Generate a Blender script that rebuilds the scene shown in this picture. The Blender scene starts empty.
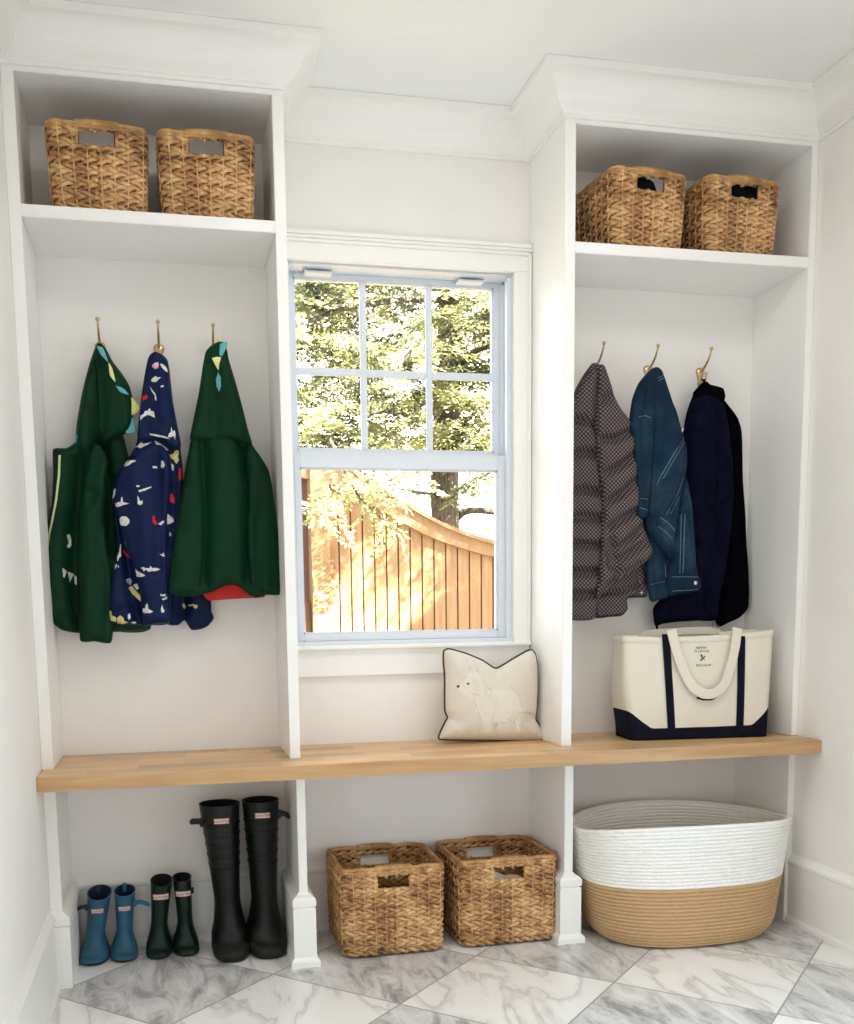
import bpy, bmesh, math, random
import numpy as np
from mathutils import Vector, Matrix, noise
from mathutils.geometry import delaunay_2d_cdt, intersect_point_line

sc = bpy.context.scene
COL = sc.collection
PI = math.pi

# ------------------------------------------------------------------ camera
F_PX, CX, CY = 997.94, 389.50, 737.80
CAM = np.array([0.32968202, -2.91081967, 0.96469116])
RT = np.array([0.97636995, -0.21559259, -0.01488455])
UP = np.array([0.0415271, 0.11958204, 0.99195546])
FW = np.array([0.21207832, 0.96913362, -0.12570925])
cd = bpy.data.cameras.new('camera')
cam = bpy.data.objects.new('camera', cd)
COL.objects.link(cam)
cd.sensor_fit = 'HORIZONTAL'
cd.sensor_width = 36
cd.lens = F_PX / 854 * 36
cd.shift_x = (427 - CX) / 854
cd.shift_y = (CY - 512) / 854
cd.clip_start = .05
m4 = Matrix([[RT[i], UP[i], -FW[i], CAM[i]] for i in range(3)] + [[0, 0, 0, 1]])
cam.matrix_world = m4
sc.camera = cam


def at(u, v, Y):
    """point of the plane y = Y seen at photo pixel (u, v): used to measure real positions"""
    d = FW * F_PX + RT * (u - CX) + UP * (CY - v)
    t = (Y - CAM[1]) / d[1]
    p = CAM + d * t
    return (float(p[0]), float(p[2]))


# ------------------------------------------------------------------ materials
def new_mat(name):
    m = bpy.data.materials.new(name)
    m.use_nodes = True
    nt = m.node_tree
    b = nt.nodes['Principled BSDF']
    return m, nt, b


def N(nt, typ, **kw):
    n = nt.nodes.new(typ)
    for k, v in kw.items():
        if k in n.inputs:
            n.inputs[k].default_value = v
        else:
            setattr(n, k, v)
    return n


def ramp(nt, fac, stops):
    r = nt.nodes.new('ShaderNodeValToRGB')
    el = r.color_ramp.elements
    el[0].position, el[0].color = stops[0][0], (*stops[0][1], 1)
    el[1].position, el[1].color = stops[-1][0], (*stops[-1][1], 1)
    for p, c in stops[1:-1]:
        e = el.new(p)
        e.color = (*c, 1)
    nt.links.new(fac, r.inputs[0])
    return r.outputs[0]


def coords(nt, scale=(1, 1, 1), rot=(0, 0, 0), kind='Object'):
    tc = nt.nodes.new('ShaderNodeTexCoord')
    mp = nt.nodes.new('ShaderNodeMapping')
    mp.inputs['Scale'].default_value = scale
    mp.inputs['Rotation'].default_value = rot
    nt.links.new(tc.outputs[kind], mp.inputs[0])
    return mp.outputs[0]


def bump(nt, b, h, strength=.2, dist=.002):
    bp = nt.nodes.new('ShaderNodeBump')
    bp.inputs['Strength'].default_value = strength
    bp.inputs['Distance'].default_value = dist
    nt.links.new(h, bp.inputs['Height'])
    nt.links.new(bp.outputs[0], b.inputs['Normal'])


def simple(name, c, rough=.5, var=.06, scale=30, bmp=.1, metal=0, spec=.5, sheen=0, stretch=(1, 1, 1), bd=.002):
    m, nt, b = new_mat(name)
    co = coords(nt, stretch)
    n = N(nt, 'ShaderNodeTexNoise', Scale=scale, Detail=4.0)
    nt.links.new(co, n.inputs['Vector'])
    lo = tuple(max(0, x * (1 - var)) for x in c)
    hi = tuple(min(1, x * (1 + var)) for x in c)
    nt.links.new(ramp(nt, n.outputs[0], [(.3, lo), (.7, hi)]), b.inputs['Base Color'])
    b.inputs['Roughness'].default_value = rough
    b.inputs['Metallic'].default_value = metal
    b.inputs['Specular IOR Level'].default_value = spec
    if sheen:
        b.inputs['Sheen Weight'].default_value = sheen
    if bmp:
        bump(nt, b, n.outputs[0], bmp, bd)
    return m


M = {}
M['trim'] = simple('white_trim_paint', (.865, .855, .83), .38, .012, 6, .02)
M['wall'] = simple('warm_white_wall_paint', (.845, .82, .79), .6, .015, 5, .04)
M['ceiling'] = simple('ceiling_paint', (.86, .865, .855), .8, .01, 5, .02)
M['vinyl'] = simple('white_vinyl', (.68, .715, .77), .35, .01, 8, .0)
M['brass'] = simple('aged_brass', (.62, .47, .25), .28, .12, 60, .02, metal=1)
M['dark_gap'] = simple('dark_gasket', (.10, .10, .10), .7, .1, 40, 0)


def wood_mat():
    m, nt, b = new_mat('maple_wood')
    co = coords(nt, (1.2, 16, 16))
    n = N(nt, 'ShaderNodeTexNoise', Scale=2.2, Detail=8.0, Roughness=.62, Distortion=.7)
    nt.links.new(co, n.inputs['Vector'])
    col = ramp(nt, n.outputs[0], [(.25, (.50, .30, .145)), (.5, (.67, .43, .215)), (.75, (.77, .53, .29))])
    # staves of different tone, glued side by side
    co2 = coords(nt, (1, 1, 1))
    br = N(nt, 'ShaderNodeTexBrick', Scale=1.0, Color1=(.70, .69, .68, 1), Color2=(1.12, 1.08, 1.04, 1), Mortar=(.72, .66, .58, 1))
    br.inputs['Mortar Size'].default_value = .0007
    br.inputs['Brick Width'].default_value = .24
    br.inputs['Row Height'].default_value = .064
    nt.links.new(co2, br.inputs['Vector'])
    mx = N(nt, 'ShaderNodeMixRGB', blend_type='MULTIPLY', Fac=.85)
    nt.links.new(col, mx.inputs[1])
    nt.links.new(br.outputs[0], mx.inputs[2])
    nt.links.new(mx.outputs[0], b.inputs['Base Color'])
    b.inputs['Roughness'].default_value = .36
    bump(nt, b, n.outputs[0], .06, .001)
    return m


M['wood'] = wood_mat()

TS, TOX, TOY = .4032, .5668, -.3161


def tile_mat():
    m, nt, b = new_mat('marble_checker_tile')
    L = nt.links.new
    tc = nt.nodes.new('ShaderNodeTexCoord')
    sx = nt.nodes.new('ShaderNodeSeparateXYZ')
    L(tc.outputs['Object'], sx.inputs[0])

    def mt(op, a, bb=None):
        n = nt.nodes.new('ShaderNodeMath')
        n.operation = op
        for k, v in ((0, a), (1, bb)):
            if v is None:
                continue
            if isinstance(v, (int, float)):
                n.inputs[k].default_value = v
            else:
                L(v, n.inputs[k])
        return n.outputs[0]
    x = mt('SUBTRACT', sx.outputs[0], TOX)
    y = mt('SUBTRACT', sx.outputs[1], TOY)
    k = 1 / (2 * TS * .70711)
    i = mt('MULTIPLY', mt('SUBTRACT', x, y), k)
    j = mt('MULTIPLY', mt('ADD', x, y), k)
    fi, fj = mt('FLOOR', i), mt('FLOOR', j)
    par = mt('FLOORED_MODULO', mt('ADD', fi, fj), 2.0)      # 1 = white tile
    gi = mt('ABSOLUTE', mt('SUBTRACT', mt('FRACT', i), .5))
    gj = mt('ABSOLUTE', mt('SUBTRACT', mt('FRACT', j), .5))
    grout = mt('GREATER_THAN', mt('MAXIMUM', gi, gj), .4945)
    # every tile shows its own piece of stone
    cx = nt.nodes.new('ShaderNodeCombineXYZ')
    L(mt('MULTIPLY', fi, 3.71), cx.inputs[0])
    L(mt('MULTIPLY', fj, 5.37), cx.inputs[1])
    L(mt('ADD', mt('MULTIPLY', fi, 1.3), fj), cx.inputs[2])
    va = nt.nodes.new('ShaderNodeVectorMath')
    L(tc.outputs['Object'], va.inputs[0])
    L(cx.outputs[0], va.inputs[1])
    mp = nt.nodes.new('ShaderNodeMapping')
    mp.inputs['Scale'].default_value = (7.0, 2.2, 1)
    mp.inputs['Rotation'].default_value = (0, 0, .75)
    L(va.outputs[0], mp.inputs[0])
    n1 = N(nt, 'ShaderNodeTexNoise', Scale=1.9, Detail=12.0, Roughness=.72, Distortion=1.1)
    L(mp.outputs[0], n1.inputs['Vector'])
    grey = ramp(nt, n1.outputs[0], [(.30, (.21, .21, .215)), (.40, (.37, .37, .375)), (.47, (.56, .56, .56)), (.55, (.70, .70, .695)), (.66, (.82, .82, .81))])
    n2 = N(nt, 'ShaderNodeTexNoise', Scale=.8, Detail=7.0, Roughness=.55, Distortion=.8)
    L(mp.outputs[0], n2.inputs['Vector'])
    white = ramp(nt, n2.outputs[0], [(.3, (.87, .865, .85)), (.44, (.88, .875, .86)), (.492, (.73, .72, .70)), (.505, (.60, .59, .57)), (.525, (.83, .825, .81)), (.58, (.88, .875, .86)), (.7, (.89, .885, .87))])
    mx = N(nt, 'ShaderNodeMixRGB')
    L(par, mx.inputs[0])
    L(grey, mx.inputs[1])
    L(white, mx.inputs[2])
    m2 = N(nt, 'ShaderNodeMixRGB')
    L(grout, m2.inputs[0])
    L(mx.outputs[0], m2.inputs[1])
    m2.inputs[2].default_value = (.33, .325, .31, 1)
    L(m2.outputs[0], b.inputs['Base Color'])
    b.inputs['Roughness'].default_value = .33
    inv = mt('SUBTRACT', 1.0, grout)
    bump(nt, b, inv, .3, .001)
    return m


M['tile'] = tile_mat()


def wicker(name, lo, mid, hi):
    m, nt, b = new_mat(name)
    co = coords(nt, (1, 1, 1))
    n = N(nt, 'ShaderNodeTexNoise', Scale=55.0, Detail=3.0)
    nt.links.new(co, n.inputs['Vector'])
    n2 = N(nt, 'ShaderNodeTexNoise', Scale=9.0, Detail=2.0)
    nt.links.new(co, n2.inputs['Vector'])
    ad = N(nt, 'ShaderNodeMath', operation='MULTIPLY_ADD')
    nt.links.new(n2.outputs[0], ad.inputs[0])
    ad.inputs[1].default_value = .5
    sb = N(nt, 'ShaderNodeMath', operation='MULTIPLY')
    nt.links.new(n.outputs[0], sb.inputs[0])
    sb.inputs[1].default_value = .5
    nt.links.new(sb.outputs[0], ad.inputs[2])
    nt.links.new(ramp(nt, ad.outputs[0], [(.36, lo), (.5, mid), (.64, hi)]), b.inputs['Base Color'])
    b.inputs['Roughness'].default_value = .55
    bump(nt, b, n.outputs[0], .3, .001)
    return m


M['wicker'] = wicker('seagrass_strand', (.17, .078, .026), (.47, .255, .100), (.74, .485, .235))
M['wicker_stake'] = wicker('seagrass_stake', (.44, .25, .095), (.60, .37, .15), (.74, .49, .22))
M['wicker_core'] = simple('seagrass_shadowed_core', (.040, .018, .008), .8, .2, 60, .1)  # dark colour puts shade into the gaps of the weave
M['wicker_wrap'] = wicker('seagrass_wrapped', (.28, .13, .04), (.48, .255, .09), (.64, .39, .16))

M['rope_white'] = simple('white_cotton_rope', (.89, .88, .845), .85, .04, 160, .35)
M['rope_tan'] = simple('tan_cotton_rope', (.54, .36, .185), .85, .07, 160, .35)

M['green'] = simple('forest_green_rubberised_cotton', (.0032, .030, .0125), .55, .18, 14, .15, spec=0.1)
M['green_dark'] = simple('dark_green_lining', (.004, .022, .011), .6, .18, 14, .1, spec=0.1)
M['navy_print'] = simple('navy_rubberised_cotton', (.0044, .0112, .050), .5, .15, 14, .15, spec=0.12)
M['print_white'] = simple('print_off_white', (.64, .63, .58), .6, .25, 140, 0, spec=0.1)
M['print_red'] = simple('print_red', (.50, .02, .025), .55, .1, 60, 0, spec=0.1)
M['print_yellow'] = simple('print_yellow', (.60, .54, .20), .55, .2, 110, 0, spec=0.1)
M['print_pink'] = simple('print_pink', (.66, .34, .39), .55, .2, 200, 0, spec=0.1)
M['print_grey'] = simple('print_grey_blue', (.28, .36, .40), .55, .3, 140, 0, spec=0.1)
M['spike_blue'] = simple('turquoise_felt', (.12, .40, .45), .7, .05, 60, .05)
M['spike_yellow'] = simple('pale_yellow_felt', (.74, .72, .27), .7, .05, 60, .05)
M['red_lining'] = simple('red_lining', (.50, .03, .025), .6, .1, 30, .05, spec=0.1)
M['zip_yellow'] = simple('pale_yellow_zip', (.60, .64, .32), .5, .05, 90, .05)
M['navy_wool'] = simple('dark_navy_wool', (.0042, .0045, .0145), .9, .3, 40, .4, spec=0.04)
M['black_wool'] = simple('black_navy_fleece', (.0015, .0015, .003), .95, .3, 60, .4, spec=0.03)
M['stitch'] = simple('faded_seam_thread', (.085, .15, .20), .8, .15, 160, .1)
M['metal'] = simple('silver_metal', (.75, .75, .74), .25, .05, 40, 0, metal=1)
M['canvas'] = simple('natural_canvas', (.72, .67, .56), .85, .03, 260, .25)
M['navy_canvas'] = simple('navy_canvas', (.0065, .008, .017), .8, .15, 260, .25, spec=0.1)
M['ink'] = simple('dark_ink', (.03, .028, .03), .8, .1, 90, 0)
M['linen'] = simple('cream_linen', (.68, .625, .535), .9, .03, 220, .25)
M['linen_fur'] = simple('pale_fur_print', (.72, .675, .59), .9, .04, 160, .2)
M['linen_line'] = simple('soft_taupe_print', (.565, .505, .415), .9, .10, 120, .2)
M['piping'] = simple('dark_brown_piping', (.05, .032, .025), .7, .15, 120, .15)
M['cloth_black'] = simple('black_cloth', (.006, .006, .008), .9, .2, 70, .3, spec=0.05)
M['cloth_white'] = simple('white_cloth', (.80, .79, .77), .85, .05, 70, .2)
M['rubber_black'] = simple('black_green_rubber', (.004, .0058, .0042), .42, .25, 22, .06, spec=0.3)
M['rubber_foot'] = simple('dusty_black_rubber', (.014, .0165, .0105), .55, .55, 26, .08, spec=0.25)
M['rubber_green'] = simple('dark_green_rubber', (.0032, .0135, .0085), .36, .2, 22, .05, spec=0.3)
M['rubber_blue'] = simple('teal_blue_rubber', (.028, .112, .18), .42, .15, 22, .05, spec=0.3)
M['rubber_blue_dark'] = simple('dark_blue_rubber', (.006, .009, .024), .5, .2, 22, .05)
M['boot_inside'] = simple('black_boot_lining', (.004, .004, .005), .9, .2, 40, 0)
M['boot_inside_blue'] = simple('navy_boot_lining', (.008, .012, .05), .9, .2, 40, 0)
M['label_white'] = simple('white_boot_label', (.78, .72, .64), .5, .03, 90, 0)
M['label_red'] = simple('red_label_edge', (.55, .10, .05), .5, .05, 90, 0)
M['fence'] = simple('cedar_fence_wood', (.262, .138, .060), .75, .16, 9, .2, stretch=(6, 6, .5))
M['fence_dark'] = simple('weathered_cedar', (.105, .042, .020), .8, .16, 9, .2, stretch=(6, 6, .5))
M['bark'] = simple('grey_brown_bark', (.10, .075, .052), .9, .5, 16, 1.0, stretch=(5, 5, .7), bd=.03)
M['siding'] = simple('white_siding', (.80, .81, .82), .7, .03, 6, .05)
M['siding_grey'] = simple('grey_shutter', (.50, .50, .51), .7, .05, 6, .05)
M['soil'] = simple('garden_soil', (.20, .17, .10), .95, .3, 8, .6)


def leaf_mat():
    m, nt, b = new_mat('hemlock_needles')
    co = coords(nt, (1, 1, 1))
    n = N(nt, 'ShaderNodeTexNoise', Scale=4.0, Detail=4.0, Roughness=.6)
    nt.links.new(co, n.inputs['Vector'])
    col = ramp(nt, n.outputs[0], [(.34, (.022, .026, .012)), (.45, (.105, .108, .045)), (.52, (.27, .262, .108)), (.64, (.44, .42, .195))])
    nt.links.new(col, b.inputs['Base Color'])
    b.inputs['Roughness'].default_value = .6
    tr = N(nt, 'ShaderNodeBsdfTranslucent')
    nt.links.new(col, tr.inputs[0])
    mx = N(nt, 'ShaderNodeMixShader', Fac=.35)
    nt.links.new(b.outputs[0], mx.inputs[1])
    nt.links.new(tr.outputs[0], mx.inputs[2])
    nt.links.new(mx.outputs[0], nt.nodes['Material Output'].inputs[0])
    return m


M['leaf'] = leaf_mat()


def glass_mat():
    m, nt, b = new_mat('window_glass')
    nt.nodes.remove(b)
    t = N(nt, 'ShaderNodeBsdfTransparent')
    t.inputs[0].default_value = (.97, .985, .98, 1)
    g = N(nt, 'ShaderNodeBsdfGlossy')
    g.inputs['Roughness'].default_value = .02
    fr = N(nt, 'ShaderNodeFresnel')
    fr.inputs[0].default_value = 1.12
    mx = N(nt, 'ShaderNodeMixShader')
    nt.links.new(fr.outputs[0], mx.inputs[0])
    nt.links.new(t.outputs[0], mx.inputs[1])
    nt.links.new(g.outputs[0], mx.inputs[2])
    nt.links.new(mx.outputs[0], nt.nodes['Material Output'].inputs[0])
    return m


M['glass'] = glass_mat()


def puffer_mat():
    """dark brown nylon with a woven-in lattice of small pale diamonds"""
    m, nt, b = new_mat('patterned_quilted_nylon')
    L = nt.links.new
    tc = nt.nodes.new('ShaderNodeTexCoord')
    sx = nt.nodes.new('ShaderNodeSeparateXYZ')
    L(tc.outputs['Object'], sx.inputs[0])

    def mt(op, a, bb=None):
        n = nt.nodes.new('ShaderNodeMath')
        n.operation = op
        for k, v in ((0, a), (1, bb)):
            if v is None:
                continue
            if isinstance(v, (int, float)):
                n.inputs[k].default_value = v
            else:
                L(v, n.inputs[k])
        return n.outputs[0]
    P = 2 * PI / .0086
    c1 = mt('COSINE', mt('MULTIPLY', mt('ADD', sx.outputs[0], sx.outputs[2]), P * .72))
    c2 = mt('COSINE', mt('MULTIPLY', mt('SUBTRACT', sx.outputs[0], sx.outputs[2]), P * .72))
    v = mt('MULTIPLY', mt('ADD', mt('ADD', c1, c2), 2.0), .25)
    col = ramp(nt, v, [(.40, (.032, .022, .025)), (.60, (.080, .060, .061)), (.82, (.215, .172, .166))])
    L(col, b.inputs['Base Color'])
    b.inputs['Roughness'].default_value = .5
    b.inputs['Specular IOR Level'].default_value = .2
    n = N(nt, 'ShaderNodeTexNoise', Scale=40.0, Detail=3.0)
    L(tc.outputs['Object'], n.inputs['Vector'])
    bump(nt, b, n.outputs[0], .25, .004)
    return m


M['puffer'] = puffer_mat()
M['puffer_edge'] = simple('black_binding', (.006,.004,.004), .5, .2, 40, .1)


def denim_mat():
    m, nt, b = new_mat('blue_denim')
    co = coords(nt, (1, 1, 1))
    n = N(nt, 'ShaderNodeTexNoise', Scale=11.0, Detail=4.0)
    nt.links.new(co, n.inputs['Vector'])
    co2 = coords(nt, (420, 420, 90), (0, .5, 0))
    n2 = N(nt, 'ShaderNodeTexNoise', Scale=1.0, Detail=2.0)
    nt.links.new(co2, n2.inputs['Vector'])
    a = N(nt, 'ShaderNodeMath', operation='MULTIPLY_ADD')
    nt.links.new(n2.outputs[0], a.inputs[0])
    a.inputs[1].default_value = .3
    s = N(nt, 'ShaderNodeMath', operation='MULTIPLY')
    nt.links.new(n.outputs[0], s.inputs[0])
    s.inputs[1].default_value = .7
    nt.links.new(s.outputs[0], a.inputs[2])
    nt.links.new(ramp(nt, a.outputs[0], [(.34, (.0035, .0120, .026)), (.5, (.0090, .0260, .048)), (.68, (.025, .056, .084))]), b.inputs['Base Color'])
    b.inputs['Roughness'].default_value = .85
    b.inputs['Specular IOR Level'].default_value = .1
    bump(nt, b, n2.outputs[0], .3, .001)
    return m


M['denim'] = denim_mat()


# ------------------------------------------------------------------ geometry helpers
class MB:
    """collects polygons of one mesh"""
    def __init__(s):
        s.v, s.f, s.mi, s.sm = [], [], [], []

    def add(s, vs, fs, mi=0, smooth=False):
        o = len(s.v)
        s.v += [tuple(map(float, p)) for p in vs]
        for f in fs:
            s.f.append([o + i for i in f])
            s.mi.append(mi)
            s.sm.append(smooth)

    def box(s, x0, x1, y0, y1, z0, z1, mi=0, bev=0.0):
        if bev <= 0:
            vs = [(x, y, z) for x in (x0, x1) for y in (y0, y1) for z in (z0, z1)]
            s.add(vs, [(0, 1, 3, 2), (4, 6, 7, 5), (0, 4, 5, 1), (2, 3, 7, 6), (0, 2, 6, 4), (1, 5, 7, 3)], mi)
            return
        bm = bmesh.new()
        bmesh.ops.create_cube(bm, size=1)
        for v in bm.verts:
            v.co = Vector(((x0 + x1) / 2 + v.co.x * (x1 - x0), (y0 + y1) / 2 + v.co.y * (y1 - y0), (z0 + z1) / 2 + v.co.z * (z1 - z0)))
        bmesh.ops.bevel(bm, geom=bm.edges[:], offset=bev, segments=2, affect='EDGES')
        s.frombm(bm, mi)

    def frombm(s, bm, mi=0, smooth=False):
        bm.verts.ensure_lookup_table()
        bm.verts.index_update()
        s.add([v.co[:] for v in bm.verts], [[v.index for v in f.verts] for f in bm.faces], mi, smooth)
        bm.free()

    def tube(s, pts, r, n=8, mi=0, closed=False, cap=True, flat=None):
        """r: number or list; flat=(scale along side, scale along normal)"""
        P = [Vector(p) for p in pts]
        k = len(P)
        R = r if isinstance(r, (list, tuple)) else [r] * k
        o = len(s.v)
        prev = None
        for i, p in enumerate(P):
            a = P[(i - 1) % k] if (closed or i > 0) else p
            c = P[(i + 1) % k] if (closed or i < k - 1) else p
            t = (c - a)
            if t.length < 1e-9:
                t = Vector((0, 0, 1))
            t.normalize()
            if prev is None:
                u = t.orthogonal().normalized()
            else:
                u = prev - t * prev.dot(t)
                if u.length < 1e-6:
                    u = t.orthogonal()
                u.normalize()
            prev = u
            w = t.cross(u)
            for q in range(n):
                an = 2 * PI * q / n
                s.v.append(tuple(p + (u * math.cos(an) + w * math.sin(an)) * R[i]))
        rng = k if closed else k - 1
        for i in range(rng):
            i2 = (i + 1) % k
            for q in range(n):
                q2 = (q + 1) % n
                s.f.append([o + i * n + q, o + i2 * n + q, o + i2 * n + q2, o + i * n + q2])
                s.mi.append(mi)
                s.sm.append(True)
        if cap and not closed:
            s.f.append([o + q for q in range(n)])
            s.mi.append(mi)
            s.sm.append(False)
            s.f.append([o + (k - 1) * n + q for q in reversed(range(n))])
            s.mi.append(mi)
            s.sm.append(False)

    def ball(s, c, r, mi=0, seg=10, sc3=(1, 1, 1)):
        bm = bmesh.new()
        bmesh.ops.create_uvsphere(bm, u_segments=seg, v_segments=max(6, seg * 2 // 3), radius=r)
        for v in bm.verts:
            v.co = Vector((c[0] + v.co.x * sc3[0], c[1] + v.co.y * sc3[1], c[2] + v.co.z * sc3[2]))
        s.frombm(bm, mi, True)

    def rings(s, R, mi=0, smooth=True, closed=True, cap0=False, cap1=False):
        o = len(s.v)
        n = len(R[0])
        for r in R:
            s.v += [tuple(map(float, p)) for p in r]
        for i in range(len(R) - 1):
            for q in range(n if closed else n - 1):
                q2 = (q + 1) % n
                s.f.append([o + i * n + q, o + i * n + q2, o + (i + 1) * n + q2, o + (i + 1) * n + q])
                s.mi.append(mi if not callable(mi) else mi(i, q))
                s.sm.append(smooth)
        if cap0:
            s.f.append([o + q for q in reversed(range(n))])
            s.mi.append(mi if not callable(mi) else mi(0, 0))
            s.sm.append(False)
        if cap1:
            s.f.append([o + (len(R) - 1) * n + q for q in range(n)])
            s.mi.append(mi if not callable(mi) else mi(len(R) - 2, 0))
            s.sm.append(False)

    def build(s, name, mats, parent=None):
        me = bpy.data.meshes.new(name)
        me.from_pydata(s.v, [], s.f)
        if not isinstance(mats, (list, tuple)):
            mats = [mats]
        for m in mats:
            me.materials.append(m)
        me.polygons.foreach_set('material_index', s.mi)
        me.polygons.foreach_set('use_smooth', s.sm)
        me.update()
        o = bpy.data.objects.new(name, me)
        COL.objects.link(o)
        if parent is not None:
            o.parent = parent
            o.matrix_parent_inverse = parent.matrix_basis.inverted()
        return o


def tag(o, label=None, cat=None, group=None, kind=None):
    for k, v in (('label', label), ('category', cat), ('group', group), ('kind', kind)):
        if v:
            o[k] = v
    return o


def empty(name, loc, label=None, cat=None, group=None, kind=None):
    o = bpy.data.objects.new(name, None)
    o.empty_display_size = .05
    o.location = loc
    COL.objects.link(o)
    return tag(o, label, cat, group, kind)


def copy_tree(o, parent=None):
    c = o.copy()
    COL.objects.link(c)
    if parent is not None:
        c.parent = parent
    for ch in list(o.children):
        copy_tree(ch, c)
    return c


def bx(name, mat, parent, *a, bev=.0015):
    b = MB()
    b.box(*a, bev=bev)
    return b.build(name, mat, parent)


def struct(o):
    o['kind'] = 'structure'
    return o


def catmull(pts, closed=True, step=.006):
    P = [np.array(p, float) for p in pts]
    n = len(P)
    out = []
    rng = n if closed else n - 1
    for i in range(rng):
        p0 = P[(i - 1) % n] if closed or i > 0 else P[i]
        p1, p2 = P[i], P[(i + 1) % n]
        p3 = P[(i + 2) % n] if closed or i + 2 < n else p2
        L = np.linalg.norm(p2 - p1)
        k = max(1, int(round(L / step)))
        for q in range(k):
            t = q / k
            # tension-reduced Catmull-Rom, keeps corners fairly crisp
            m1, m2 = (p2 - p0) * .32, (p3 - p1) * .32
            l1, l2 = np.linalg.norm(m1), np.linalg.norm(m2)
            if l1 > L * .7:
                m1 = m1 * (L * .7 / l1)
            if l2 > L * .7:
                m2 = m2 * (L * .7 / l2)
            t2, t3 = t * t, t * t * t
            out.append((2 * t3 - 3 * t2 + 1) * p1 + (t3 - 2 * t2 + t) * m1 + (-2 * t3 + 3 * t2) * p2 + (t3 - t2) * m2)
    if not closed:
        out.append(P[-1])
    return np.array(out)


def inside(P, poly):
    """P (n,2) in poly (m,2)"""
    x, y = P[:, 0], P[:, 1]
    r = np.zeros(len(P), bool)
    m = len(poly)
    for i in range(m):
        x1, y1 = poly[i]
        x2, y2 = poly[(i + 1) % m]
        if y1 == y2:
            continue
        c = ((y1 > y) != (y2 > y)) & (x < (x2 - x1) * (y - y1) / (y2 - y1) + x1)
        r ^= c
    return r


def seg_dist(P, line, closed=False):
    L = np.array(line, float)
    A = L if closed else L[:-1]
    B = np.roll(L, -1, 0) if closed else L[1:]
    d = np.full(len(P), 1e9)
    for a, b in zip(A, B):
        ab = b - a
        t = np.clip(((P - a) @ ab) / max(ab @ ab, 1e-12), 0, 1)
        q = a + t[:, None] * ab
        d = np.minimum(d, np.hypot(P[:, 0] - q[:, 0], P[:, 1] - q[:, 1]))
    return d


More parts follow.
